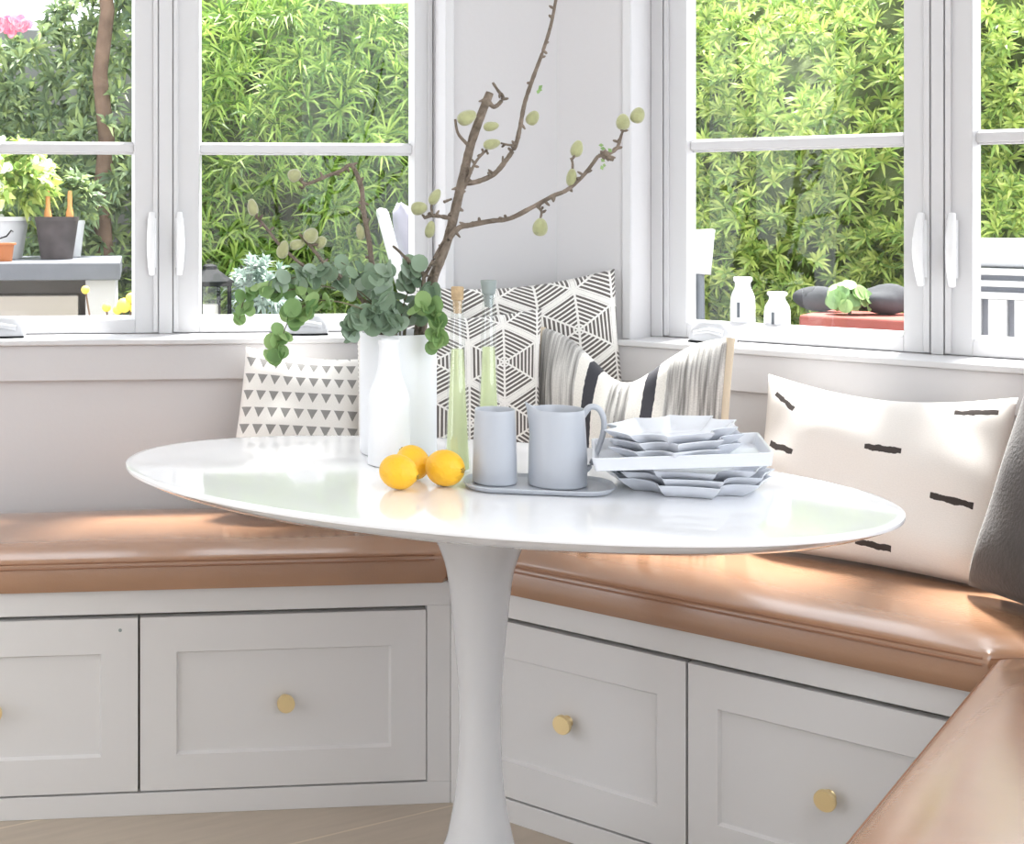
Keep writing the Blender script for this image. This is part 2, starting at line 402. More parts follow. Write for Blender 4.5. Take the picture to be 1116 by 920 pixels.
# windows
def make_window(name, Mx, o0, o1, post, jamb, stiles, sill_u, latches=True, cranks=()):
    """o0..o1 opening; post = (a, b) centre post; jamb = frame widths at both ends; stiles = widths (left sash l, r, right sash l, r)"""
    g = .110                                       # sash face sits this far back in the plastered reveal
    mb = MB()                                      # corner beads, frame, centre post, head
    for a, b in ((o0-.020, o0), (o1, o1+.020)):
        mb.box((a, -.005, SILL+.0002), (b, -.0003, SASHT+.03))
    mb.box((o0+.0003, g-.008, SILL), (o0+jamb[0], .175, SASHT+.0295)); mb.box((o1-jamb[1], g-.008, SILL), (o1-.0003, .175, SASHT+.0295))
    mb.box((o0+jamb[0], g-.008, SASHT+.002), (o1-jamb[1], .175, SASHT+.0295))
    mb.box((post[0]+.0003, g-.006, SILL), (post[1]-.0003, .175, SASHT+.002))
    root = mb.build(name, M_trim, smooth=0, bevel=.002); root.matrix_world = Mx; struct(root)
    sl = MB(); t = .026
    s0, s1, m0, m1 = sill_u
    sl.add([(s0,0,SILL-.013),(s1,0,SILL-.013),(s1-m1*t,-t,SILL-.013),(s0+m0*t,-t,SILL-.013),
            (s0,0,SILL),(s1,0,SILL),(s1-m1*t,-t,SILL),(s0+m0*t,-t,SILL)],
           [(0,1,2,3),(4,7,6,5),(0,4,5,1),(1,5,6,2),(2,6,7,3),(3,7,4,0)])
    sl.box((o0+.0003, -.001, SILL-.0195), (o1-.0003, .25, SILL-.0003))
    sl.build('window_sill', M_trim, root, smooth=0, bevel=.003)
    for k, (a, b) in enumerate(((o0+jamb[0]+.0003, post[0]), (post[1], o1-jamb[1]-.0003))):
        sl_, sr_ = stiles[2*k:2*k+2]; bt = .031
        sm = MB()
        def bar(u0, u1, z0, z1): sm.box((u0, g, z0), (u1, g+.05, z1))
        ia, ib, iz0, iz1 = a+sl_, b-sr_, SASHB+bt, SASHT-.05
        bar(a, ia, SASHB, SASHT); bar(ib, b, SASHB, SASHT)
        bar(ia, ib, SASHB, iz0); bar(ia, ib, iz1, SASHT)
        # stepped moulding towards the room and sloping glazing bead
        for (u0, u1, z0, z1) in ((a+.002, a+.013, SASHB+.002, SASHT-.002), (b-.013, b-.002, SASHB+.002, SASHT-.002)):
            sm.box((u0, g-.007, z0), (u1, g, z1))
        e = .008; gl = g+.036
        ring0 = [(ia, iz0), (ib, iz0), (ib, iz1), (ia, iz1)]; ring1 = [(ia+e, iz0+e), (ib-e, iz0+e), (ib-e, iz1-e), (ia+e, iz1-e)]
        vs = [(x, g+.001, z) for x, z in ring0] + [(x, gl, z) for x, z in ring1] + [(x, gl, z) for x, z in ring0]
        sm.add(vs, [(i, (i+1) % 4, 4+(i+1) % 4, 4+i) for i in range(4)] + [(4+i, 4+(i+1) % 4, 8+(i+1) % 4, 8+i) for i in range(4)])
        s = sm.build('sash', M_trim, root, smooth=0, bevel=.0015)
        gm = MB(); gm.box((ia+e-.003, gl, iz0+e-.003), (ib-e+.003, gl+.004, iz1-e+.003))
        gm.build('pane', M_glass, s, smooth=0)
        bm = MB(); zb = 1.318
        bm.prism([(ia+e*.4, g+.014), (ib-e*.4, g+.014), (ib-e*.4, gl-.0005), (ia+e*.4, gl-.0005)], zb-.010, zb+.010)
        bm.prism([(ia+e*.4, g+.022), (ib-e*.4, g+.022), (ib-e*.4, gl-.0005), (ia+e*.4, gl-.0005)], zb-.0145, zb+.0145)
        bm.build('glazing_bar', M_trim, s, smooth=0, bevel=.002)
        if latches:
            lu = (b-.016) if k == 0 else (a+.016)
            sg = -1 if k == 0 else 1
            lm = MB()
            pts = []
            for i in range(15):
                q = i/14; bow = sin(pi*q)
                pts.append((lu+sg*.002*bow, g-.010-.022*bow, 1.025+.142*q))
            lm.tube(pts, [.007+.003*sin(pi*i/14) for i in range(15)], 10)
            lm.box((lu-.010, g-.0095, 1.04), (lu+.010, g-.0072, 1.155))
            lm.build('latch_handle', M_handle, s, smooth=60)
    for cu in cranks:
        cm = MB()
        n = 14; prof = []
        w, d, h = .100, .044, .043
        vs = []; 
        for j in range(5):
            q = j/4; k2 = 1-.35*q**3
            for i in range(24):
                an = 2*pi*i/24
                sx = abs(cos(an))**.55*(1 if cos(an) >= 0 else -1); sy = abs(sin(an))**.55*(1 if sin(an) >= 0 else -1)
                vs.append((cu+w/2*k2*sx, .050+d/2*k2*sy, SILL+.0005+h*q))
        fs = [(j*24+i, j*24+(i+1) % 24, (j+1)*24+(i+1) % 24, (j+1)*24+i) for j in range(4) for i in range(24)]
        fs += [tuple(range(23, -1, -1)), tuple(96+i for i in range(24))]
        cm.add(vs, fs)
        cm.tube([(cu-.035, .032, SILL+.020), (cu, .025, SILL+.028), (cu+.03, .025, SILL+.022)], [.005, .006, .007], 8)
        c = cm.build('crank_handle', M_crank, root, smooth=50)
        cm = None; bs = MB(); bs.box((cu-.047, .0265, SILL+.0002), (cu+.047, .072, SILL+.0040)); bs.build('crank_shadow', M_black, c, smooth=0)  # black strip standing in for the shadow under the crank cover
    return root
make_window('window_1', ML, OL[0], OL[1], (-.914, -.882), (.006, .003), (.045, .055, .062, .044), (-3.39, 0, 0, mit), cranks=(-1.265, -.575))
make_window('window_2', MR, OR[0], OR[1], (.764, .788), (.028, .028), (.0525, .051, .050, .0525), (0, UC-.001, mit, 1), cranks=(.345, 1.2))

# ------------------------------------------------------------------ benches
BT = .440                                           # bench box top
def knob(parent, u, z, n):
    mb = MB()
    M = Matrix.Translation((u, n, z)) @ Matrix.Rotation(pi/2, 4, 'X')
    mb.lathe([(.011, .0005), (.008, .004), (.0065, .016), (.0165, .017), (.0175, .020), (.0175, .026), (.0165, .028)], M, 28)
    mb.build('knob', M_brass, parent, smooth=40)
def drawer(parent, u0, u1, n, knob_u=None, knob_z=None, st=.070, rail=.068):
    z0, z1 = .0475, .3835
    mb = MB(); t = .02
    mb.box((u0, n, z0), (u0+st, n+t, z1)); mb.box((u1-st, n, z0), (u1, n+t, z1))
    mb.box((u0+st, n, z0), (u1-st, n+t, z0+rail)); mb.box((u0+st, n, z1-rail), (u1-st, n+t, z1))
    e = .004; a0, a1, b0, b1 = u0+st, u1-st, z0+rail, z1-rail
    mb.add([(a0,n+.0005,b0),(a1,n+.0005,b0),(a1,n+.0005,b1),(a0,n+.0005,b1),(a0+e,n+.008,b0+e),(a1-e,n+.008,b0+e),(a1-e,n+.008,b1-e),(a0+e,n+.008,b1-e)],
           [(0,1,5,4),(1,2,6,5),(2,3,7,6),(3,0,4,7),(4,5,6,7)])
    d = mb.build('drawer', M_cab, parent, smooth=0)
    if knob_u is not None: knob(d, knob_u, knob_z, n+.008)
    return d
def cabinet(name, label, Mx, u0, u1, n0, n1, cuts, poly):
    """face frame on plane n0; cuts = drawer bays (a, b)"""
    c = thing(name, label, 'bench', (0, 0, 0)); c.matrix_world = Mx
    mb = MB()
    mb.box((u0, n0, 0), (u1, n0+.022, .043)); mb.box((u0, n0, .392), (u1, n0+.022, BT-.0005))
    xs = [u0] + [q for ab in cuts for q in ab] + [u1]
    for i in range(0, len(xs), 2):
        if xs[i+1]-xs[i] > .006: mb.box((xs[i], n0, .043), (xs[i+1], n0+.022, .392))
    mb.build('face_frame', M_cab, c, smooth=0, bevel=.001)
    b = MB(); b.prism(poly, .002, BT-.001); b.build('carcass', M_dark, c, smooth=0)
    return c
nL, nR = -.40, -.527
uFL, uFR = -.3459, .0402
u151, u465 = upix(MLi, 151.5, nL), upix(MLi, 465.5, nL)
wd = u465-u151
gp = .0008
cl = cabinet('bench_cabinet', 'pale grey built-in bench base with two drawer fronts under the wide left window', ML, -2.9, uFL, nL, -.003,
             [(u151-2*wd, u151-wd-gp), (u151-wd, u151-gp), (u151+gp, u465)],
             [(-2.9, nL+.024), (uFL-.006, nL+.024), (-.02, -.003), (-2.9, -.003)])
kz = zpix(MLi, 312, 764, nL)
drawer(cl, u151+gp+.0015, u465-.002, nL, upix(MLi, 312, nL-.02), kz)
drawer(cl, u151-wd+.002, u151-gp-.0015, nL, upix(MLi, -8, nL-.02), kz)
hd = [o for o in cl.children if o.name.startswith('drawer')][-1]
mb = MB(); mb.lathe([(.0035, 0), (.0035, .0008), (.0015, .0006)], Matrix.Translation((upix(MLi, 131, nL), nL-.0001, zpix(MLi, 131, 687, nL))) @ Matrix.Rotation(pi/2, 4, 'X'), 12)
mb.build('screw_cap', M_stop, hd, smooth=40)
drawer(cl, u151-2*wd+.002, u151-wd-gp-.0015, nL)
u748 = upix(MRi, 748.5, nR); ud0 = uFR+.052; ud1 = u748+(u748-ud0)
cr = cabinet('bench_cabinet', 'pale grey built-in bench base with two brass-knobbed drawers under the angled right window', MR, uFR, UC-.52, nR, -.003,
             [(ud0, u748-gp), (u748+gp, min(ud1, .985))],
             [(uFR+.012, nR+.024), (1.0, nR+.024), (UC-.004, -.003), (.02, -.003)])
drawer(cr, ud0+.002, u748-gp-.0015, nR, upix(MRi, 611, nR-.02), zpix(MRi, 611, 791, nR-.02), st=.052)
drawer(cr, u748+gp+.0015, min(ud1, .985)-.002, nR, upix(MRi, 898, nR-.02), zpix(MRi, 898, 874, nR-.02), st=.052)
ct = thing('bench_cabinet', 'pale grey bench base under the near right leather seat', 'bench'); ct.matrix_world = MR
mb = MB(); mb.box((1.012, -2.25, 0), (UC-.004, -.53, BT-.001)); mb.build('carcass', M_cab, ct, smooth=0)
mb = MB()
for a in range(3):
    y0 = -2.22+a*.56
    mb.box((1.004, y0, .05), (1.0118, y0+.54, .385))
mb.build('drawer_front', M_cab, ct, smooth=0, bevel=.002)

def cushion(name, label, Mx, quad, thick, puff, front_edges, waves=0, seed=1):
    """quad: four footprint corners (u, n) counter-clockwise; puffed leather seat pad with rounded edges and piping"""
    q = [Vector((a, b, 0)) for a, b in quad]
    rr = random.Random(seed)
    N, Mm = 90, 30
    la = ((q[1]-q[0]).length+(q[2]-q[3]).length)/2; lb = ((q[3]-q[0]).length+(q[2]-q[1]).length)/2
    def ease(n, L):                                # denser near the edges
        out = [0, .002/L, .005/L, .009/L, .014/L, .02/L]
        k = n-12
        out += [(.03/L)+(1-.06/L)*i/(k-1) for i in range(k)]
        return out + [1-x for x in (.02/L, .014/L, .009/L, .005/L, .002/L, 0)]
    A, Bv = ease(N, la), ease(Mm, lb)
    R = .010; z1 = BT+thick; vs = []; fs = []
    ph = [rr.uniform(0, 6.28) for _ in range(6)]
    for b in Bv:
        for a in A:
            p = (q[0]*(1-a)+q[1]*a)*(1-b)+(q[3]*(1-a)+q[2]*a)*b
            d = min(min(a, 1-a)*la, min(b, 1-b)*lb)
            z = z1-R+sqrt(max(0, R*R-max(0, R-d)**2))*.8+.2*R*min(1, d/R)
            t = min(1, d/.095)
            z += puff*(1-(1-t)**2)
            z += waves*sin(a*la*9+ph[0]+2*sin(b*5+ph[1]))*sin(b*lb*13+ph[2])*min(1, d/.06)
            p.z = z; vs.append(p)
    na, nb = len(A), len(Bv)
    for j in range(nb-1):
        for i in range(na-1):
            fs.append((j*na+i, j*na+i+1, (j+1)*na+i+1, (j+1)*na+i))
    rim = [i for i in range(na)] + [j*na+na-1 for j in range(1, nb)] + [(nb-1)*na+i for i in range(na-2, -1, -1)] + [j*na for j in range(nb-2, 0, -1)]
    cen = sum(q, Vector())/4
    prev = rim; k = len(vs)
    for zz, off in ((z1-.034, .003), (BT+.012, .003), (BT+.0005, -.004)):
        cur = []
        for i in rim:
            p = vs[i].copy(); dirv = (p-cen); dirv.z = 0
            p += dirv.normalized()*off; p.z = zz
            vs.append(p); cur.append(len(vs)-1)
        m = len(rim)
        for i in range(m): fs.append((prev[i], cur[i], cur[(i+1) % m], prev[(i+1) % m]))
        prev = cur
    fs.append(tuple(reversed(prev)))
    mb = MB(); mb.add(vs, fs)
    root = thing(name, label, 'cushion'); root.matrix_world = Mx
    c = mb.build('pad', M_leather, root, smooth=50)
    for (i0, i1) in front_edges:
        pm = MB(); d = (q[i1]-q[i0]).normalized(); inn = Vector((-d.y, d.x, 0))
        for hh, off in ((z1-.0025, .0030), (z1-.0115, -.0005)):
            n = 40; pts = []
            for i in range(n+1):
                x = q[i0].lerp(q[i1], .008+.984*i/n)+inn*off; x.z = hh; pts.append(x)
            pm.tube(pts, .0022, 6)
        pm.build('piping', M_seam, root, smooth=60)
    return root
cushion('seat_cushion', 'tan leather seat pad along the bench under the wide left window', ML,
        [(-2.9, -.414), (-.362, -.414), (-.008, -.004), (-2.9, -.004)], .058, .019, [(0, 1), (1, 2)], .0014, 3)
cushion('seat_cushion', 'tan leather seat pad on the angled right bench behind the table stem', MR,
        [(.046, -.541), (.993, -.541), (UC-.012, -.004), (.006, -.004)], .058, .019, [(0, 1), (1, 2), (3, 0)], .0022, 5)
cushion('seat_cushion', 'tan leather seat pad nearest the camera at the lower right', MR,
        [(1.003, -2.28), (UC-.004, -2.28), (UC-.004, -.010), (1.003, -.545)], .058, .019, [(2, 3), (3, 0)], .002, 9)

# ------------------------------------------------------------------ table
TZ = .740
TC = Vector((.3624, 2.1535, 0)); TROT = radians(-22.9)
tb = thing('pedestal_table', 'white glossy oval pedestal table with a flared tulip stem', 'table', TC, (0, 0, TROT))
mb = MB(); a_, b_ = .6223, .3607
vs, fs = [], []; S = 160
rings = [(0, TZ), (-.02, TZ), (-.0035, TZ-.0005), (0, TZ-.003), (-.0006, TZ-.007), (-.010, TZ-.0125), (-.030, TZ-.022), (-.062, TZ-.034), (-.075, TZ-.036)]
rings = [(-.10, TZ), (-.012, TZ), (-.0035, TZ-.0003), (-.0008, TZ-.0015), (0, TZ-.004), (-.0010, TZ-.0075), (-.012, TZ-.0135), (-.034, TZ-.0235), (-.062, TZ-.034), (-.075, TZ-.036)]
for o, z in rings:
    for i in range(S):
        t = 2*pi*i/S; nx, ny = cos(t)/a_, sin(t)/b_; L = hypot(nx, ny)
        vs.append((a_*cos(t)+o*nx/L, b_*sin(t)+o*ny/L, z))
m = len(rings)
for j in range(m-1):
    for i in range(S):
        k = (i+1) % S; fs.append((j*S+k, j*S+i, (j+1)*S+i, (j+1)*S+k))
fs.append(tuple(range(S))); fs.append(tuple((m-1)*S+i for i in range(S-1, -1, -1)))
mb.add(vs, fs); mb.build('tabletop', M_lac_lit, tb, smooth=35)
mb = MB()
prof = [(.255, 0), (.256, .004), (.250, .008), (.215, .016), (.17, .028), (.128, .048), (.098, .075), (.076, .105), (.0615, .135), (.0525, .160), (.0410, .2205), (.0355, .2815),
        (.0338, .343), (.0350, .39), (.0378, .435), (.0462, .527), (.0545, .590), (.0690, .632), (.088, .662), (.112, .685), (.135, .697), (.150, .7035)]
def smooth_prof(pr, n=3):
    out = []
    for i in range(len(pr)-1):
        p0, p1, p2, p3 = pr[max(i-1, 0)], pr[i], pr[i+1], pr[min(i+2, len(pr)-1)]
        for k in range(n):
            t = k/n
            out.append(tuple(.5*(2*p1[c]+(p2[c]-p0[c])*t+(2*p0[c]-5*p1[c]+4*p2[c]-p3[c])*t*t+(3*p1[c]-p0[c]-3*p2[c]+p3[c])*t**3) for c in (0, 1)))
    return out+[pr[-1]]
mb.lathe(smooth_prof(prof), None, 64); mb.build('pedestal', M_lac_shaded, tb, smooth=60)

# ------------------------------------------------------------------ things on the table
G = .0004
# tall cylinder vase
VX, VY = .2535, 2.378
v = thing('cylinder_vase', 'tall plain white cylinder vase holding almond branches and eucalyptus', 'vase', (VX, VY, TZ+G))
mb = MB(); R = .0685; hV = .216
mb.lathe([(R-.004, 0), (R-.001, .0015), (R, .005), (R, hV-.003), (R-.001, hV), (R-.004, hV), (R-.005, hV-.003), (R-.005, .008), (0.001, .008)], None, 64)
mb.build('vase_body', M_matte, v, smooth=40)
# white milk bottle in front
bt = MB()
prof = [(.033, 0), (.0355, .003), (.0363, .010), (.0363, .098), (.0355, .112), (.032, .126), (.0265, .140), (.0220, .154), (.0192, .168), (.0178, .184), (.0172, .200), (.0178, .205), (.0186, .209), (.0178, .213), (.0158, .213), (.0150, .206), (.016, .18)]
bt.lathe(smooth_prof(prof, 2), Matrix.Translation((.2262, 2.270, TZ+G)), 48)
o = bt.build('bottle_vase', M_matte, smooth=50, rebase=True)
tag(o, 'small white bottle-shaped vase just in front of the tall cylinder vase', 'vase')

def lemon(x, y, r, yaw, pitch, label):
    root = thing('lemon', label, 'lemon', (x, y, TZ), (0, 0, yaw), 'lemons on the table')
    mb = MB(); prof = []
    n = 22
    for i in range(n+1):
        t = i/n; th = pi*t
        rr = sin(th)**.92*r
        zz = -cos(th)*r*1.13
        if t > .86: zz += (t-.86)/.14*r*.20
        if t < .08: zz -= (.08-t)/.08*r*.06
        prof.append((max(rr, .0004), zz))
    M = Matrix.Translation((0, 0, r+.0006)) @ Matrix.Rotation(pi/2+pitch, 4, 'Y')
    mb.lathe(prof, M, 32)
    lo = min(p.z for p in mb.v)
    for p in mb.v: p.z += .0006-lo
    mb.build('skin', M_lemon, root, smooth=180)
    nb = MB()
    tip = M @ Vector((0, 0, prof[-1][1])); tip.z += .0006-lo
    axis = (M.to_3x3() @ Vector((0, 0, 1)))
    nb.ball((0, 0, 0), (.0032, .0032, .0015), Matrix.Translation(tip-axis*.0003) @ axis.to_track_quat('Z', 'Y').to_matrix().to_4x4(), 10, 6)
    for i in range(5):
        an = i*2*pi/5
        nb.ball((.0035*cos(an), .0035*sin(an), 0), (.0022, .0014, .0008), Matrix.Translation(tip-axis*.0006) @ axis.to_track_quat('Z', 'Y').to_matrix().to_4x4(), 8, 5)
    nb.build('stem_end', M_nub, root, smooth=60)
lemon(.2205, 2.068, .0268, radians(-35), .12, 'whole yellow lemon at the left front of the three beside the white vase')
lemon(.2520, 2.142, .0262, radians(120), -.5, 'whole yellow lemon half hidden behind the other two')
lemon(.2965, 2.090, .0285, radians(-50), -.05, 'yellow lemon with stem end showing nearest the green oil bottle')

def oil_bottle(x, y, label, zt, rb, rt, lvl, cork):
    root = thing('oil_bottle', label, 'bottle', (x, y, TZ+G), group='tall tapering bottles of pale green liquid')
    hN = zt
    mb = MB(); n = 14
    out = [(rb-.003, 0), (rb, .003)] + [(rb+(rt-rb)*(i/n)**.92, .004+(hN-.006)*i/n) for i in range(n+1)] + [(rt+.0018, hN-.001), (rt+.0020, hN+.004), (rt+.0003, hN+.006)]
    mb.lathe(out, None, 36)
    mb.build('glass', M_bglass, root, smooth=50)
    lq = MB()
    pr = [(rb-.0045, .006)] + [(rb+(rt-rb)*(t)**.92-.0028, .007+(hN-.006)*t) for t in [lvl*i/10 for i in range(11)]]
    lq.lathe(pr, None, 32); lq.build('liquid', M_liq, root, smooth=50)
    ck = MB()
    if cork: ck.lathe([(rt-.003, hN-.016), (rt-.0015, hN+.006), (rt+.0006, hN+.0065), (rt+.0012, hN+.026), (rt, hN+.028)], None, 24)
    else: ck.lathe([(rt-.003, hN-.016), (rt-.001, hN+.006), (rt+.0012, hN+.0065), (rt+.0040, hN+.0275), (rt+.0030, hN+.0290)], None, 24)
    ck.build('cork' if cork else 'stopper', M_cork if cork else M_stop, root, smooth=40)
p = onz(498.5, 515, TZ)
oil_bottle(p.x, p.y, 'tall tapering glass bottle of pale green liquid with a cork, behind the lemons', .280, .0225, .0095, .72, True)
p = onz(532.5, 511, TZ)
oil_bottle(p.x, p.y, 'tall tapering glass bottle with a grey stopper, behind the white cup', .288, .0215, .0098, .70, False)

# platter with cup and jug
PC = Vector((.441, 2.077, TZ+G)); PR = radians(-11)
def rrect(w, d, r, n=10):
    pts = []
    for cx, cy, a0 in ((w/2-r, d/2-r, 0), (-w/2+r, d/2-r, pi/2), (-w/2+r, -d/2+r, pi), (w/2-r, -d/2+r, 1.5*pi)):
        for i in range(n+1):
            a = a0+pi/2*i/n; pts.append((cx+r*cos(a), cy+r*sin(a)))
    return pts
def dish_from(outline_fn, levels):
    """stack closed outlines: levels = (inset, z); bottom outside -> rim -> inside bottom"""
    mb = MB(); vs, fs = [], []; n = None
    for ins, z in levels:
        pts = outline_fn(ins); n = len(pts)
        vs += [(x, y, z) for x, y in pts]
    m = len(levels)
    for j in range(m-1):
        for i in range(n):
            k = (i+1) % n; fs.append((j*n+i, j*n+k, (j+1)*n+k, (j+1)*n+i))
    fs.append(tuple(range(n-1, -1, -1))); fs.append(tuple((m-1)*n+i for i in range(n)))
    mb.add(vs, fs); return mb
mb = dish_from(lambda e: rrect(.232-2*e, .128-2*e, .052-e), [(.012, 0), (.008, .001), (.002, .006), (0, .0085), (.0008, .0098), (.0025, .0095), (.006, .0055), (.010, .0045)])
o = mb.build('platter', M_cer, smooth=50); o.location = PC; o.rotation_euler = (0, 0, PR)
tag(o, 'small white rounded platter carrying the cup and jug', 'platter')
cz = TZ+G+.0047
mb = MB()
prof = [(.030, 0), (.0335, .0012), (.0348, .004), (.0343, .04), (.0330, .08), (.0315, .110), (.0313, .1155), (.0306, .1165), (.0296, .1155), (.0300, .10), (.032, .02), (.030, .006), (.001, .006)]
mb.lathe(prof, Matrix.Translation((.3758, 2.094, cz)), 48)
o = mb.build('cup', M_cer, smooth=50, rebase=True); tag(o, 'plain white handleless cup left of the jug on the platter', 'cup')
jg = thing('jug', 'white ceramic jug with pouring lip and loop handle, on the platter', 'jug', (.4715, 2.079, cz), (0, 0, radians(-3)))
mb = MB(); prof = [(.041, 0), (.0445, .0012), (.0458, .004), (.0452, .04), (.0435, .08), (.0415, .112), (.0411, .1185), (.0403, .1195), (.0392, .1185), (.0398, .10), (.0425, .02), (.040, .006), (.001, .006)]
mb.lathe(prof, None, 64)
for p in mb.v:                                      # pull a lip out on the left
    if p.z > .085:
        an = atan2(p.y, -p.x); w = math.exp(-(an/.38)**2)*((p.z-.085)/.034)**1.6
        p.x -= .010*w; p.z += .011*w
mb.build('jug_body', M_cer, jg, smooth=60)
mb = MB(); pts = []
ctrl = [(.0385, .108), (.050, .122), (.064, .119), (.0715, .102), (.0700, .080), (.0610, .052), (.0505, .030), (.0440, .022)]
ctrl = smooth_prof(ctrl, 5)
mb.tube([(x, 0, z) for x, z in ctrl], [.0052-.0015*i/len(ctrl) for i in range(len(ctrl))], 10)
mb.build('handle', M_cer, jg, smooth=60)

# star dishes and rectangular tray
def star(R, conc, tipw, rot, n=7):
    """five-pointed dish outline: blunt tips, hollow sides; inset e shrinks it"""
    def fn(e):
        pts = []
        s = (R-e)/R
        for k in range(5):
            a = rot+2*pi*k/5; a2 = rot+2*pi*(k+1)/5
            t0 = Vector((cos(a), sin(a)))*R; tv = Vector((-sin(a), cos(a)))*tipw
            t1 = Vector((cos(a2), sin(a2)))*R; tv1 = Vector((-sin(a2), cos(a2)))*tipw
            p0 = t0+tv; p1 = t1-tv1
            for i in range(6):                      # blunt, slightly hollow tip
                q = -1+2*i/5; bp = t0+tv*q*(1.0)+Vector((cos(a), sin(a)))*(-.0045*(1-q*q)); pts.append(tuple(bp*s))
            mid = Vector((cos((a+a2)/2 if k < 4 else a+pi/5), sin((a+a2)/2 if k < 4 else a+pi/5)))*R*conc
            for i in range(1, n+1):
                t = i/(n+1); bp = p0*(1-t)**2+mid*2*t*(1-t)+p1*t*t; pts.append(tuple(bp*s))
        return pts
    return fn
def star_dish(c, R, rot, label, grp, name='star_dish'):
    f = star(R, .66, R*.36, rot)
    mb = dish_from(f, [(.030, 0), (.027, .0008), (.010, .012), (.001, .0195), (0, .0208), (.0012, .0216), (.0035, .0208), (.016, .0105), (.030, .0035), (.033, .003)])
    o = mb.build(name, M_dish, smooth=50); o.location = c
    return tag(o, label, 'dish', grp)
sc = onz(748, 529.5, TZ)
f0 = radians(-106)
for i, (dx, dy, dr, lb) in enumerate(((0, 0, 0, 'white star-shaped dish lowest of the stack under the tray, touching the tabletop'),
                                       (.002, -.001, .03, 'white star-shaped dish in the middle of the stack under the tray'),
                                       (-.002, .002, -.03, 'white star-shaped dish topmost of the stack under the tray'))):
    star_dish((sc.x+dx, sc.y+dy, TZ+G+i*.0106), .122, f0+dr, lb, 'white star-shaped dishes')
TL = radians(-4.6)
TM = Matrix.Translation((.650, 2.044, .7930)) @ Matrix.Rotation(radians(-14), 4, 'Z') @ Matrix.Rotation(TL, 4, 'Y')
tf = lambda e: [(x, y) for x, y in rrect(.258-2*e, .180-2*e, max(.006-e*.3, .002), 4)]
mb = dish_from(tf, [(.006, 0), (.004, .0007), (.0005, .018), (0, .0195), (.0008, .0205), (.004, .0205), (.005, .0195), (.010, .0045), (.012, .004)])
o = mb.build('serving_tray', M_dish, smooth=45); o.matrix_world = TM
tag(o, 'white rectangular serving tray sandwiched between two stacks of star dishes', 'tray')
for i, (dx, dy, dr, lb) in enumerate(((0, 0, 0, 'white star-shaped dish resting in the tray, lowest of the upper stack'),
                                       (.002, .002, .05, 'white star-shaped dish in the middle of the upper stack'),
                                       (-.003, .001, -.04, 'white star-shaped dish at the very top of the whole pile'))):
    o = star_dish((0, 0, 0), .097, radians(-74)+dr, lb, 'white star-shaped dishes')
    o.matrix_world = TM @ Matrix.Translation((-.004+dx, .003+dy, .0046+i*.0125))

# ------------------------------------------------------------------ almond branches
def jitter(p, s): return p+Vector((rnd.uniform(-s, s), rnd.uniform(-s, s), rnd.uniform(-s, s)))
def curve_pts(ctrl, n=6):
    pts = []
    for i in range(len(ctrl)-1):
        p0, p1, p2, p3 = ctrl[max(i-1, 0)], ctrl[i], ctrl[i+1], ctrl[min(i+2, len(ctrl)-1)]
        for k in range(n):
            t = k/n
            pts.append(.5*(2*p1+(p2-p0)*t+(2*p0-5*p1+4*p2-p3)*t*t+(3*p1-p0-3*p2+p3)*t**3))
    return pts+[ctrl[-1]]
VZ = VY
def twig(mb, pix, r0, r1, knob=.5, zs=None):
    ctrl = [P(x, y, VZ+(zs[i] if zs else dz)) for i, (x, y, dz) in enumerate(pix)]
    pts = curve_pts(ctrl, 7); n = len(pts)
    rad = []
    for i in range(n):
        r = r0+(r1-r0)*i/(n-1)
        rad.append(r*(1+knob*.35*(rnd.random()-.3)))
    mb.tube(pts, rad, 9)
    for i in range(3, n-1):                          # spurs and buds
        if rnd.random() < knob*.42:
            d = Vector((rnd.uniform(-1, 1), rnd.uniform(-.6, .6), rnd.uniform(-.6, 1))).normalized()
            r = rad[i]
            mb.tube([pts[i], pts[i]+d*(r+.004), pts[i]+d*(r+rnd.uniform(.005, .010))], [r*.7, .0026, .0014], 6)
    return pts
def almonds(parent, lst):
    for (x, y, w, h, ang, dz) in lst:
        mb = MB(); c = P(x, y, VZ+dz); s = (VZ+dz)/F
        M = Matrix.Translation(c) @ Matrix.Rotation(radians(ang), 4, 'Y') @ Matrix.Rotation(rnd.uniform(0, 6), 4, 'Z')
        rw, rh = w*s/2, h*s/2; pr = []
        for i in range(17):
            th = pi*i/16; k = 1+.16*cos(th)
            pr.append((max(.0003, rw*sin(th)**.9*k), -rh*cos(th)))
        mb.lathe(pr, M, 18, 1, .86)
        mb.build('almond', M_almond, parent, smooth=180)
def branch(label, twigs, nuts, leaves=()):
    base = P(twigs[0][0][0][0], twigs[0][0][0][1], VZ+twigs[0][0][0][2])
    root = thing('almond_branch', label, 'branch', (0, 0, 0), group='almond branches in the tall white vase')
    mb = MB()
    for pix, r0, r1, kn in twigs: twig(mb, pix, r0, r1, kn)
    mb.build('stem', M_bark, root, smooth=60)
    almonds(root, nuts)
    if leaves:
        lm = MB()
        for (x, y, dz) in leaves:
            for k in range(3):
                c = P(x+rnd.uniform(-3, 3), y+rnd.uniform(-3, 3), VZ+dz)
                d = Vector((rnd.uniform(-1, 1), rnd.uniform(-.5, .5), rnd.uniform(-1, 1))).normalized()*.010
                w = d.cross(Vector((0, 1, .2))).normalized()*.0035
                lm.add([c, c+d*.5+w, c+d, c+d*.5-w], [(0, 1, 2, 3)])
        lm.build('leaves', M_eucg, root, smooth=0)
    return root
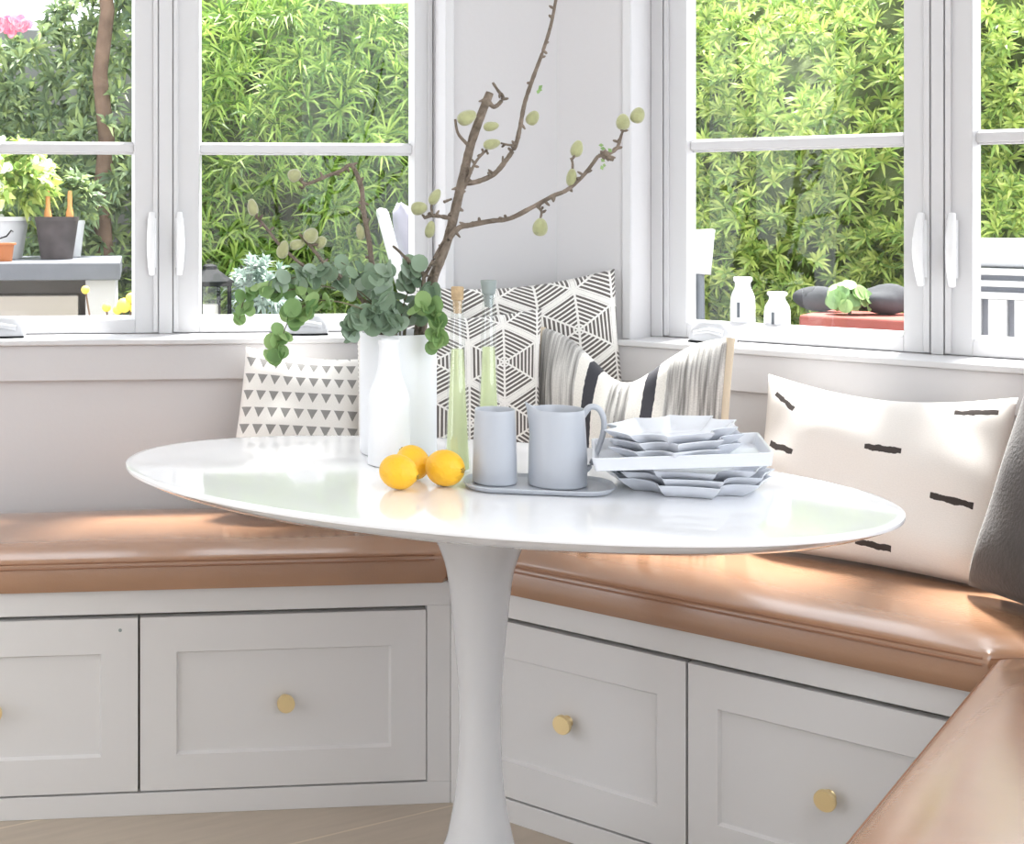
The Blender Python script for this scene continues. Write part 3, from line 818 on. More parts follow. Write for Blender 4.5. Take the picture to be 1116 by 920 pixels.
branch('thick upright almond branch with a long bare shoot reaching the top of the picture', [
    ([(446, 480, 0), (452, 400, -.01), (460, 355, -.02), (470, 310, -.02), (480, 283, -.02), (489, 258, -.02), (497, 226, -.02), (506, 188, -.02), (514, 155, -.02), (525, 124, -.02), (534, 101, -.02)], .0100, .0072, .35),
    ([(531, 108, -.02), (537, 116, -.02), (543, 114, -.02), (548, 106, -.02), (543, 99, -.02), (537, 90, -.02)], .0046, .0022, .4),
    ([(513, 160, -.02), (507, 155, -.025), (499, 145, -.03), (496, 130, -.03)], .0036, .0020, .2),
    ([(506, 200, -.02), (520, 198, -.03), (538, 190, -.035), (552, 174, -.04), (562, 158, -.04), (567, 138, -.04), (572, 112, -.04), (582, 82, -.045), (592, 55, -.05), (601, 25, -.05), (608, -12, -.05), (616, -50, -.05)], .0048, .0026, .55),
    ([(506, 205, -.02), (514, 185, -.035), (521, 173, -.04), (531, 163, -.04)], .0030, .0020, .9),
    ([(562, 158, -.04), (555, 158, -.045), (546, 156, -.05)], .0026, .0018, .3),
    ([(491, 238, -.02), (481, 236, -.03), (470, 235, -.035), (462, 238, -.035)], .0040, .0024, .9),
    ([(471, 234, -.035), (470, 226, -.035), (472, 220, -.035)], .0022, .0018, .2),
    ([(484, 220, -.02), (492, 217, -.01)], .003, .002, .5),
], [(509, 128, 17, 22, 62, -.035), (535.3, 137.6, 12, 17, 80, -.045), (536, 157, 13, 19, 78, -.05), (580.6, 128.5, 14, 17, 30, -.04),
    (474, 214.5, 13, 19, 30, -.035), (456.8, 227, 15, 18, 80, -.035), (468.8, 250, 12, 19, 12, -.035)],
    [(588, 98, -.05)])
branch('almond branch arching out to the right across the bare wall', [
    ([(440, 480, .01), (450, 400, .005), (462, 352, -.03), (474, 305, -.05), (484, 272, -.05), (498, 250, -.05), (514, 245, -.06), (535, 241, -.07), (556, 238, -.08), (580, 226, -.09), (602, 214, -.10), (618, 207, -.10), (636, 191, -.11), (652, 170, -.11)], .0058, .0030, .5),
    ([(652, 170, -.11), (662, 168, -.11), (672, 162, -.11), (678, 145, -.11), (683, 135, -.11)], .0032, .0020, .9),
    ([(658, 164, -.11), (664, 172, -.112), (668, 174, -.11)], .004, .003, .9),
    ([(584, 224, -.09), (590, 230, -.09), (589, 238, -.09)], .0026, .002, .2),
    ([(626, 200, -.10), (624, 190, -.10), (624, 178, -.10), (622, 172, -.10)], .0024, .002, .5),
], [(588.7, 247.5, 17, 20, 5, -.09), (623, 193.5, 12, 20, 5, -.10), (628.8, 162, 14, 19, 15, -.10), (679, 132.8, 16, 18, 0, -.11), (695, 125.6, 16, 18, 20, -.11)],
    [(661, 160, -.112), (657, 178, -.112)])
branch('dark almond branch rising at the left in front of the hedge', [
    ([(428, 480, .01), (426, 400, .01), (418, 350, .02), (406, 290, .03), (402, 262, .03), (396, 228, .03), (394, 205, .03), (387, 186, .03), (381, 180, .03), (372, 186, .03), (356, 192, .03), (342, 198, .03), (332, 200, .03), (325, 193, .03)], .0056, .0026, .55),
    ([(332, 201, .03), (330, 205, .03), (326, 203, .03)], .003, .002, .5),
], [(321, 191, 15, 15, 60, .03), (392.7, 252.7, 10, 18, -10, .03)])
branch('low almond branch leaning left above the hanging eucalyptus', [
    ([(424, 480, -.02), (420, 400, -.02), (410, 350, -.03), (380, 310, -.04), (358, 292, -.05), (344, 275, -.05), (333, 262, -.05), (326, 255, -.05)], .0046, .0024, .5),
    ([(372, 306, -.045), (335, 292, -.05), (306, 268, -.05), (293, 252, -.05), (284, 241, -.05), (278, 236, -.05)], .0032, .0022, .4),
    ([(338, 268, -.05), (345, 266, -.05)], .0024, .002, .4),
], [(275.3, 226, 13, 19, -12, -.05), (339, 256.5, 18, 17, 40, -.06), (349, 264, 13, 15, 50, -.04), (324, 266.5, 13, 17, 75, -.05), (308.4, 272, 14, 20, 15, -.05)])
branch('thin almond twig crossing low beside the green oil bottle', [
    ([(442, 480, -.02), (450, 400, -.02), (456, 340, -.03), (462, 302, -.04), (454, 291, -.04), (444, 283, -.04), (434, 273, -.04), (428, 268, -.04)], .0042, .0022, .5),
    ([(462, 302, -.04), (470, 288, -.045), (477, 274, -.045), (484, 262, -.04)], .0034, .0022, .3),
], [])

# ------------------------------------------------------------------ eucalyptus
def round_leaf(mb, c, nrm, up, r, cup=.25):
    nrm = nrm.normalized(); x = up.cross(nrm)
    x = x.normalized() if x.length > 1e-4 else Vector((1, 0, 0)); y = nrm.cross(x)
    vs = [c-nrm*r*cup*.5]; fs = []; n = 12
    for ring, q in ((.55, .3), (1.0, 1.0)):
        for i in range(n):
            a = 2*pi*i/n; rr = r*ring*(1.0+.10*sin(a)); fold = abs(cos(a))*ring*cup*r*.7
            vs.append(c+x*rr*.95*cos(a)+y*rr*sin(a)+nrm*(fold-cup*r*.5*(1-ring)))
    for i in range(n): fs.append((0, 1+i, 1+(i+1) % n))
    for i in range(n): fs.append((1+i, 1+n+i, 1+n+(i+1) % n, 1+(i+1) % n))
    mb.add(vs, fs)
def sprig(label, pix, nl, rpx, fresh=False, spread=9, start=.25, seed=0):
    rr = random.Random(seed)
    root = thing('eucalyptus_sprig', label, 'sprig', group='eucalyptus sprigs in the tall white vase')
    ctrl = [P(x, y, VZ+dz) for x, y, dz in pix]
    ctrl = [P(pix[0][0], 450, VZ)] + ctrl
    pts = curve_pts(ctrl, 8)
    mb = MB(); mb.tube(pts, [.0018-.0010*i/len(pts) for i in range(len(pts))], 6); mb.build('stem', M_estem, root, smooth=60)
    lm = MB(); n = len(pts); i0 = 8
    s = VZ/F
    for k in range(nl):
        t = start+(1-start)*(k+.5*rr.random())/nl
        i = min(n-1, int(i0+(n-1-i0)*t)); p = pts[i]
        for sd in (-1, 1):
            d = Vector((rr.uniform(-1, 1), rr.uniform(-1, .4), rr.uniform(-1, .8))).normalized()
            c = p+d*spread*s*rr.uniform(.5, 1.2)
            r = rpx*s*rr.uniform(.7, 1.1)
            nrm = Vector((rr.uniform(-.8, .8), -1+rr.uniform(-.2, .9), rr.uniform(-.3, .9)))
            round_leaf(lm, c, nrm, Vector((rr.uniform(-.5, .5), .2, 1)), r, rr.uniform(.1, .4))
    end = pts[-1]
    round_leaf(lm, end, Vector((.1, -1, .2)), Vector((0, 0, 1)), rpx*.8*s, .15)
    lm.build('leaves', M_eucg if fresh else M_euc, root, smooth=60)
sprig('eucalyptus sprig reaching furthest left towards the window mullion', [(426, 362, -.02), (400, 328, -.04), (352, 312, -.05), (305, 318, -.06), (270, 322, -.06), (261, 348, -.06)], 11, 9.5, True, 9, .45, 11)
sprig('eucalyptus sprig hanging lowest, in front of the triangle-patterned pillow', [(424, 362, -.04), (390, 335, -.08), (345, 328, -.09), (318, 345, -.09), (306, 372, -.09), (300, 392, -.09)], 14, 9.5, True, 9, .35, 12)
sprig('eucalyptus sprig sweeping left in the middle of the bunch', [(428, 362, -.03), (395, 320, -.04), (355, 298, -.05), (322, 302, -.05), (300, 312, -.05)], 13, 10.5, False, 11, .3, 13)
sprig('short eucalyptus sprig standing up at the left of the bunch', [(430, 362, 0), (415, 325, .02), (395, 302, .02), (372, 286, .02)], 10, 11, False, 11, .2, 14)
sprig('eucalyptus sprig standing up beside the thick almond branch', [(436, 362, -.01), (440, 332, -.03), (448, 308, -.03), (446, 286, -.03)], 10, 10.5, False, 11, .2, 15)
sprig('eucalyptus sprig falling to the right over the vase rim', [(442, 360, -.03), (458, 335, -.08), (470, 335, -.09), (478, 356, -.09), (470, 380, -.09)], 12, 9.5, True, 8, .3, 16)
sprig('eucalyptus sprig spilling over the left of the vase rim', [(424, 361, -.05), (408, 342, -.07), (390, 346, -.08), (380, 362, -.08)], 8, 11, False, 8, .3, 17)
sprig('eucalyptus sprig at the heart of the bunch above the vase', [(432, 362, -.03), (420, 335, -.05), (410, 315, -.06), (424, 296, -.05)], 12, 10.5, False, 11, .2, 18)
sprig('eucalyptus sprig leaning towards the green oil bottle', [(440, 362, -.02), (455, 338, -.04), (468, 318, -.05), (474, 322, -.05)], 9, 9.5, False, 9, .2, 19)
sprig('eucalyptus sprig covering the front of the vase mouth', [(432, 361, -.055), (425, 350, -.07), (412, 352, -.075), (398, 340, -.07)], 9, 11, False, 9, .15, 20)

# ------------------------------------------------------------------ pillows
def pillow_mesh(w, h, T, pinch=.05, n=36, warp=None, seed=0, wr=.004, ex=.42):
    rr = random.Random(seed); ph = [rr.uniform(0, 6.28) for _ in range(8)]
    vs, fs, uv = [], [], []
    idx = {}
    def pt(s, t, side):
        x = w/2*s*(1-pinch*(1-t*t)*abs(s)**2); z = h/2*t*(1-pinch*(1-s*s)*abs(t)**2)
        e = max(0, (1-s**4)*(1-t**4))
        th = T/2*e**ex*(.75+.25*(1-s*s)*(1-t*t))
        th += wr*e*(sin(5*s+3*t+ph[0])*sin(4*t-2*s+ph[1])+.6*sin(9*s*t+ph[2]+3*s))
        p = Vector((x, side*th, z))
        if warp: p = warp(p, s, t)
        return p
    for side in (-1, 1):
        for j in range(n+1):
            for i in range(n+1):
                s, t = -1+2*i/n, -1+2*j/n
                s = sin(s*pi/2)*.35+s*.65; t = sin(t*pi/2)*.35+t*.65
                edge = i in (0, n) or j in (0, n)
                if side == 1 and edge: idx[(1, i, j)] = idx[(-1, i, j)]; continue
                idx[(side, i, j)] = len(vs); vs.append(pt(s, t, side if not edge else 0)); uv.append(((s+1)/2, (t+1)/2))
    for side in (-1, 1):
        for j in range(n):
            for i in range(n):
                q = [idx[(side, i, j)], idx[(side, i+1, j)], idx[(side, i+1, j+1)], idx[(side, i, j+1)]]
                fs.append(tuple(q if side == -1 else q[::-1]))
    mb = MB(); mb.add(vs, fs); mb.uv = uv
    return mb
def place_pillow(mb, name, label, material, base, yaw, lean, roll=0, h=.4, group='scatter pillows on the bench'):
    o = mb.build(name, material, smooth=180, uv=mb.uv)
    M = Matrix.Translation(base) @ Matrix.Rotation(yaw, 4, 'Z') @ Matrix.Rotation(-lean, 4, 'X') @ Matrix.Rotation(roll, 4, 'Y')
    lo = min((M @ v.co).z for v in o.data.vertices)
    M = Matrix.Translation((0, 0, base.z-lo)) @ M
    # put the origin at the pillow's base
    o.data.transform(Matrix.Translation((0, 0, h/2)))
    o.matrix_world = M @ Matrix.Translation((0, 0, -h/2))
    tag(o, label, 'pillow', group)
    return o
ST = BT+.058+.0185                                   # top of the puffed leather

# patterns
def pat_tri(u, v, j):
    N = 8.0
    row = v*9.4; a = (u*12.4).fract(); b = row.fract()
    hw = (b-.18)*.66
    return ((a-.5).abs()+j*.05).lt(hw)*b.gt(.20)*b.lt(.78)
def pat_hex(u, v, j):
    sx, sy = 2.6, 3.0
    x = u*sx+.48; y = v*sy+.34
    rx, ry = 1.0, 1.7320508
    ax = x.mod(rx)-rx/2; ay = y.mod(ry)-ry/2
    bx = (x-rx/2).mod(rx)-rx/2; by = (y-ry/2).mod(ry)-ry/2
    da = ax*ax+ay*ay; db = bx*bx+by*by
    pick = da.lt(db)
    hx = (ax*pick+bx*(1-pick)).abs(); hy = (ay*pick+by*(1-pick)).abs()
    d = hx.mx(hx*.5+hy*.8660254)
    stripe = ((d*18).fract()+j*.1).gt(.42)
    sp1 = (hx*.5-hy*.8660254).abs().gt(.014); sp2 = hx.gt(.016)
    edge = d.lt(.47)
    return stripe*sp1*sp2*edge
def pat_stripe(u, v, j):
    # u runs along the pillow; 0 / 1 are its beige ends, stripes bow a little
    c = (u-.5).abs()+ (v-.5)*(v-.5)*0+j*.012
    white = c.gt(.055)*c.lt(.235)
    blk = c.gt(.125)*c.lt(.185)+c.lt(.0)
    return white, blk
def dashes(lst):
    def fn(u, v, j):
        tot = None
        for (cu, cv, L, W, an) in lst:
            du, dv = (u-cu), (v-cv)*.7
            x = du*cos(an)+dv*sin(an); y = dv*cos(an)-du*sin(an)
            m = (x.abs()).lt(L/2)*((y+j*.02).abs()).lt(W/2)
            tot = m if tot is None else tot.mx(m)
        return tot
    return fn
M_ptri = patmat('triangle_print_cotton', pat_tri, lin(240, 237, 233), lin(150, 148, 146), weave=.12)
M_phex = patmat('black_white_geometric_weave', pat_hex, lin(238, 236, 232), lin(104, 99, 96), weave=.15)
M_pdash = patmat('cream_linen_black_dashes', dashes([(.105, .84, .115, .022, -.55), (.115, .56, .125, .024, -.22), (.545, .62, .145, .025, -.01), (.87, .90, .16, .022, .05), (.82, .40, .165, .024, -.08), (.54, .10, .14, .024, -.06), (.28, .25, .13, .024, -.12)]),
                 lin(236, 231, 226), lin(72, 66, 64), weave=.08)
def pinstripe():
    m = patmat('black_white_striped_wool', pat_stripe, lin(178, 176, 174), lin(240, 237, 230), lin(70, 70, 76), weave=.3)
    nt = m.node_tree                                 # fine irregular grey pinstripes in the ground colour
    tc = nt.nodes.new('ShaderNodeTexCoord'); mp = nt.nodes.new('ShaderNodeMapping'); mp.inputs['Scale'].default_value = (62, 2.2, 1)
    nt.links.new(tc.outputs['UV'], mp.inputs[0])
    n = nt.nodes.new('ShaderNodeTexNoise'); n.inputs['Scale'].default_value = 1; n.inputs['Detail'].default_value = 3
    nt.links.new(mp.outputs[0], n.inputs['Vector'])
    r = nt.nodes.new('ShaderNodeValToRGB'); r.color_ramp.elements[0].position = .34; r.color_ramp.elements[1].position = .62
    r.color_ramp.elements[0].color = lin(128, 126, 124); r.color_ramp.elements[1].color = lin(222, 220, 216)
    nt.links.new(n.outputs['Fac'], r.inputs[0])
    for q in nt.nodes:
        if q.type == 'MIX' and not q.inputs[6].is_linked:
            nt.links.new(r.outputs[0], q.inputs[6]); break
    return m
M_pstr = pinstripe()

def lbase(u, n, z=ST): p = ML @ Vector((u, n, 0)); p.z = z; return p
def rbase(u, n, z=ST): p = MR @ Vector((u, n, 0)); p.z = z; return p
def sag(amp, wid=.5):                                # top edge dips in the middle
    def f(p, s, t):
        p.z -= amp*max(0, t)**2*(1-s*s)**1.2
        return p
    return f
def taper(p, s, t):
    p.x *= 1-.17*(t+1)/2
    p.z -= .012*max(0, t)**2*(1-s*s)**1.2
    return p
mb = pillow_mesh(.40, .345, .12, .04, warp=taper, seed=3, wr=.006)
place_pillow(mb, 'pillow', 'white pillow printed with small grey triangles, behind the tall white vase', M_ptri, lbase(-.572, -.125), ROTL-radians(2), radians(13), radians(3.5), .345)
mb = pillow_mesh(.40, .45, .10, .04, warp=sag(.015), seed=5, wr=.004)
place_pillow(mb, 'pillow', 'large black and white geometric pillow left of the corner, behind the oil bottles', M_phex, lbase(-.307, -.225), ROTL-radians(3), radians(6), radians(1), .45)
mb = pillow_mesh(.45, .49, .10, .04, warp=sag(.012), seed=6, wr=.004)
place_pillow(mb, 'pillow', 'black and white geometric pillow in the corner, its tip touching the right window casing', M_phex, Vector((.592, 2.935, ST)), radians(0), radians(2.5), radians(-5), .49)
def chop(p, s, t):                                   # karate-chopped bow-tie
    p.z -= .100*max(0, (t+1)/2)**1.5*math.exp(-((s+.02)/.50)**2)
    p.y += .012*s*s
    return p
PW, PH = .405, .41
mb = pillow_mesh(PW, PH, .115, .03, n=44, warp=chop, seed=8, wr=.006)
o = place_pillow(mb, 'pillow', 'striped grey, black and white pillow with a pinched middle, behind the dish pile', M_pstr, rbase(.262, -.215), ROTR+radians(3), radians(9), 0, PH)
for sgn in (-1, 1):                                  # beige end bands
    pts = []; em = MB()
    for i in range(25):
        t = -1+2*i/24
        p = Vector((PW/2*sgn*(1-.03*(1-t*t)), 0, PH/2*t)); p = chop(p, sgn, t); pts.append(p+Vector((0, 0, PH/2)))
    em.tube(pts, .009, 8)
    em.build('edge_trim', M_beige, o, smooth=60)
mb = pillow_mesh(.44, .345, .11, .045, warp=sag(.022), seed=12, wr=.005)
place_pillow(mb, 'pillow', 'cream lumbar pillow with short black dashes, on the right bench', M_pdash, rbase(.730, -.150), ROTR+radians(1), radians(21), radians(1.0), .345)
mb = pillow_mesh(.46, .46, .15, .04, warp=sag(.01), seed=14, wr=.004)
place_pillow(mb, 'pillow', 'dark charcoal grey pillow cut off by the right edge', M_velvet, rbase(1.140, -.350), ROTR-radians(38), radians(19), radians(2), .46)

# ------------------------------------------------------------------ garden
GZ = .15
def leaf(mb, c, d, up, L, W, droop):
    d = d.normalized(); s = d.cross(up)
    s = s.normalized() if s.length > 1e-4 else Vector((1, 0, 0))
    m = c+d*L*.5+up*L*.05; e = c+d*L-Vector((0, 0, droop*L))
    mb.add([c-s*W*.25, c+s*W*.25, m+s*W*.5, m-s*W*.5, e], [(0, 1, 2, 3), (3, 2, 4)])
def whorl(mb, c, axis, n, L, W, rr, spreadmin=.4, spreadmax=1.3, droop=.25):
    axis = axis.normalized(); x = axis.orthogonal().normalized(); y = axis.cross(x)
    for i in range(n):
        a = 2*pi*i/n+rr.uniform(-.4, .4); th = rr.uniform(spreadmin, spreadmax)
        d = axis*cos(th)+(x*cos(a)+y*sin(a))*sin(th)
        leaf(mb, c, d, axis, L*rr.uniform(.65, 1.15), W, droop*rr.uniform(.3, 1.4))
def hedge(name, label, Mx, u0, u1, n, z0, z1, dens, nl, L, W, material, seed, depth=.35, holes=None, coremat=M_core, droop=.25):
    rr = random.Random(seed)
    lm = MB(); ph = [rr.uniform(0, 6.28) for _ in range(6)]
    def bul(u, z): return .14*sin(3.1*u+ph[0])*sin(2.7*z+ph[1])+.10*sin(6.3*u+ph[2]+2*z)*sin(5.1*z+ph[3])+.05*sin(13*u+ph[4])*sin(11*z+ph[5])
    for k in range(int((u1-u0)*(z1-z0)*dens)):
        u, z = rr.uniform(u0, u1), rr.uniform(z0, z1)
        if holes and holes(u, z, rr): continue
        q = rr.random()**1.7
        c = Mx @ Vector((u, n-bul(u, z)-.10+q*depth, z))
        ax = Mx.to_3x3() @ Vector((rr.uniform(-.6, .6), -1, rr.uniform(-.1, .9)))
        whorl(lm, c, ax, nl, L*rr.uniform(.7, 1.2), W, rr, droop=droop)
    root = thing(name, label, 'hedge', kind='stuff')
    lm.build('foliage', material, root, smooth=0)
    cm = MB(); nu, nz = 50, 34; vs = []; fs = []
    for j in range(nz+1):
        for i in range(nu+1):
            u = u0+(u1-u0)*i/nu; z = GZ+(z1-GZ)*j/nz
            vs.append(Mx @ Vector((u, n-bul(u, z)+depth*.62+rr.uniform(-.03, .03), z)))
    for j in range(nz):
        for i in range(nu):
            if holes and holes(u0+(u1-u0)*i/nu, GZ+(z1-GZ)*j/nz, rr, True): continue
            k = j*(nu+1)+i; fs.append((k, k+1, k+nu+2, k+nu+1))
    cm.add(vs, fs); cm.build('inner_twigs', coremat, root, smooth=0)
    return root
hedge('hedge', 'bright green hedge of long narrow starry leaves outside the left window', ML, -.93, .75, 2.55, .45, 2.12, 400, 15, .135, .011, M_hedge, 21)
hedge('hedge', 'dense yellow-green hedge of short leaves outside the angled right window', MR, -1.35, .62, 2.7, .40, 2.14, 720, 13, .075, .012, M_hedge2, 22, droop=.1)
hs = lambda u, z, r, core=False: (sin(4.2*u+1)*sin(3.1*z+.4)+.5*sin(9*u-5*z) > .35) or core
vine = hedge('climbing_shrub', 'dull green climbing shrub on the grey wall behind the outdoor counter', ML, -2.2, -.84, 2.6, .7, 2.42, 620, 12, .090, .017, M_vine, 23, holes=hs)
for (u, r) in ((-1.10, .045), (-1.62, .035)):
    mb = MB()
    pts = [ML @ Vector((u+.02*sin(3*i), 2.50, GZ+2.1*i/8)) for i in range(9)]
    mb.tube(pts, [r*(1-.05*i) for i in range(9)], 10); mb.build('trunk', M_trunk, vine, smooth=60)
gr = MB(); gr.prism([Wp(ML, -6, TH+.001), Wp(ML, mit*TH, TH+.001), Wp(MR, UC+TH, TH+.001), Wp(MT, 3.5, TH+.001), (7.5, -2), (9, 8), (-6, 8)], -.1, GZ)
struct(gr.build('ground', M_pave, smooth=0))
gw = MB(); gw.box((-2.6, 3.22, GZ), (.75, 3.40, 2.0)); o = gw.build('wall_garden', M_block, smooth=0); o.matrix_world = ML; struct(o)
gw = MB(); gw.box((-.9, 3.42, GZ), (1.0, 3.60, 2.0)); o = gw.build('wall_garden_right', M_block, smooth=0); o.matrix_world = MR; struct(o)
lw = MB(); lw.box((-.93, 1.75, GZ), (.55, 2.12, .70)); o = lw.build('wall_planter', M_plaster, smooth=0, bevel=.01); o.matrix_world = ML; struct(o)

# outdoor counter
oc = thing('outdoor_counter', 'outdoor counter with a thick grey stone top seen through the left window', 'counter'); oc.matrix_world = ML
ur = upix(MLi, 131, 1.45)
mb = MB(); mb.box((-3.2, 1.45, .938), (ur, 2.10, .996)); mb.build('countertop', M_slate, oc, smooth=0, bevel=.004)
ua, ub = upix(MLi, 93, 1.49), upix(MLi, 126, 1.49)
mb = MB(); mb.box((ua, 1.49, GZ), (ub, 2.06, .9375)); mb.build('end_pier', M_plaster, oc, smooth=0, bevel=.004)
mb = MB(); mb.box((-3.15, 1.62, GZ), (ua-.0005, 2.06, .9375)); mb.build('back_panel', M_dark, oc, smooth=0)
mb = MB(); mb.box((-3.15, 1.48, GZ), (upix(MLi, 85, 1.48), 1.6195, .885)); mb.build('front_panel', M_cream, oc, smooth=0, bevel=.004)
CT = .9965
def pot_at(px, Z, rt, rb, h, material, name, label, cat='pot', group=None, lip=True):
    p = P(px, YH, Z); r = thing(name, label, cat, (p.x, p.y, CT), group=group)
    mb = MB(); pr = [(rb, 0), (rb+(rt-rb)*.9, h*.9), (rt+(.006 if lip else 0), h*.9), (rt+(.006 if lip else 0), h), (rt-.008, h), (rt-.010, h*.88), (rb-.01, h*.86)]
    mb.lathe(pr[:-1], None, 36); mb.build('pot_body', material, r, smooth=40)
    so = MB(); so.lathe([(rt-.012, h*.87), (rt-.012, h*.885)], None, 24); so.build('soil', M_soil, r, smooth=0)
    return r, p
r1, p1 = pot_at(62, 4.72, .078, .056, .150, M_pot, 'planter_pot', 'dark charcoal flower pot with two pale wooden handles sticking up', group='pots on the outdoor counter', lip=False)
mb = MB()
hm = []
for q, (dx, tip) in enumerate(((52-62, 208), (76-62, 208))):
    s = 4.72/F; x = dx*s
    hb = MB(); zt = (H-(tip-YH)*s)-CT
    hb.tube([(x*.8, 0, .10), (x, 0, .145), (x, 0, .165), (x, 0, .185), (x, 0, zt-.02), (x, 0, zt)], [.012, .015, .013, .008, .008, .006], 10)
    hb.build('tool_handle', M_orange, r1, smooth=50)
r2, p2 = pot_at(-4, 4.78, .118, .092, .150, M_outw, 'planter_pot', 'white planter at the left edge with white flowers', group='pots on the outdoor counter')
r3, p3 = pot_at(78, 4.95, .050, .034, .135, M_outw, 'planter_pot', 'white pot mostly hidden behind the dark charcoal pot', group='pots on the outdoor counter', lip=False)
r4, p4 = pot_at(4, 4.52, .036, .028, .062, M_terra, 'clay_pot', 'little terracotta pot with a wire handle in front of the white planter', group='pots on the outdoor counter')
mb = MB(); mb.tube([(-.034, 0, .06), (-.02, 0, .075), (.01, 0, .085), (.026, 0, .105), (.032, 0, .10)], .003, 6); mb.build('wire_handle', M_black, r4, smooth=60)
def plant(parent, c, R, nW, nl, L, W, material, seed, flowers=0, fmat=None, name='foliage'):
    rr = random.Random(seed); lm = MB(); fm = MB()
    for k in range(nW):
        d = Vector((rr.gauss(0, 1), rr.gauss(0, 1), rr.gauss(.3, .9))).normalized()
        p = Vector(c)+d*R*rr.random()**.5
        whorl(lm, p, d+Vector((0, 0, .4)), nl, L, W, rr)
    lm.build(name, material, parent, smooth=0)
    if flowers:
        for k in range(flowers):
            d = Vector((rr.gauss(0, 1), -abs(rr.gauss(0, 1)), rr.gauss(.4, .8))).normalized(); p = Vector(c)+d*R*1.02
            for i in range(6): round_leaf(fm, p+Vector((rr.uniform(-.012, .012), rr.uniform(-.008, .008), rr.uniform(-.012, .012))), Vector((rr.uniform(-.5, .5), -1, rr.uniform(-.5, .5))), Vector((0, 0, 1)), .011)
        fm.build('blossoms', fmat, parent, smooth=60)
plant(r2, (.05, 0, .27), .15, 90, 9, .075, .024, M_hedge2, 31, 34, M_white_fl)
plant(r3, (.0, 0, .20), .10, 40, 9, .06, .02, M_vine, 32)
yb = ML @ Vector((upix(MLi, 136, 1.22), 1.20, GZ))
ys = thing('flower_bush', 'low bush with yellow blooms at the end of the outdoor counter', 'bush', yb)
plant(ys, (0, 0, .50), .11, 50, 8, .07, .014, M_hedge2, 33)
for (px, py, r) in ((93, 316, 4.5), (116, 335, 5), (135, 333, 8), (143, 325, 6), (128, 338, 5), (146, 336, 5)):
    mb = MB(); c = P(px, py, yb.y-.06)-Vector(yb); mb.ball(c, r*yb.y/F, None, 14, 8); mb.build('bloom', M_yel, ys, smooth=60)
mb = MB(); mb.tube([(0, 0, 0), (.01, 0, .3), (0, 0, .5)], .01, 8)
for (px, py) in ((93, 316), (116, 335), (135, 333), (143, 325)):
    c = P(px, py, yb.y-.06)-Vector(yb); mb.tube([(0, 0, .42), (c.x*.6, c.y, .50), c], .003, 6)
mb.build('stems', M_trunk, ys, smooth=60)
pk = thing('flower_spray', 'spray of pink flowers high at the left edge of the left window', 'flowers')
fm = MB(); rr = random.Random(5)
for k in range(26):
    c = P(rr.uniform(-20, 28), rr.uniform(24, 33), 5.3)
    for i in range(3): round_leaf(fm, c+Vector((rr.uniform(-.02, .02), 0, rr.uniform(-.02, .02))), Vector((rr.uniform(-.5, .5), -1, rr.uniform(-.5, .5))), Vector((0, 0, 1)), .018)
fm.build('petals', M_pink, pk, smooth=60)
mb = MB(); mb.tube([P(-60, 40, 5.55), P(-30, 34, 5.35), P(5, 30, 5.31), P(34, 30, 5.31)], .006, 6); mb.build('stem', M_trunk, pk, smooth=60)

# lantern
lp = ML @ Vector((upix(MLi, 229, 1.9), 1.92, .7005))
ln = thing('lantern', 'dark metal lantern with glazed sides on the low garden wall', 'lantern', lp, (0, 0, ROTL+.3))
s = .056
mb = MB(); mb.box((-s-.008, -s-.008, 0), (s+.008, s+.008, .016))
for x in (-s, s):
    for y in (-s, s): mb.box((x-.006, y-.006, .016), (x+.006, y+.006, .19))
mb.box((-s-.008, -s-.008, .19), (s+.008, s+.008, .202)); mb.build('frame', M_black, ln, smooth=0)
mb = MB(); mb.lathe([(s*1.75, .2021), (s*1.75, .208), (.03, .252), (.03, .262), (.012, .270)], Matrix.Rotation(pi/4, 4, 'Z'), 4); mb.build('roof', M_black, ln, smooth=0)
mb = MB(); mb.lathe([(.03, .0161), (.03, .12), (.028, .122)], None, 20); mb.build('candle', M_candle, ln, smooth=40)
mb = MB()
for sg in (-1, 1):
    mb.box((-s+.006, sg*s-.0015, .017), (s-.006, sg*s+.0015, .189)); mb.box((sg*s-.0015, -s+.006, .017), (sg*s+.0015, s-.006, .189))
mb.build('glass', M_glass, ln, smooth=0)
sb = ML @ Vector((upix(MLi, 285, 1.85), 1.90, .7005))
ss = thing('silver_shrub', 'pale silvery leaved plant beside the dark lantern', 'plant', sb)
plant(ss, (0, 0, .16), .125, 110, 9, .055, .012, M_silver, 41)
mb = MB(); mb.tube([(0, 0, 0), (.01, 0, .08), (0, 0, .16)], .008, 8); mb.build('stem', M_trunk, ss, smooth=60)

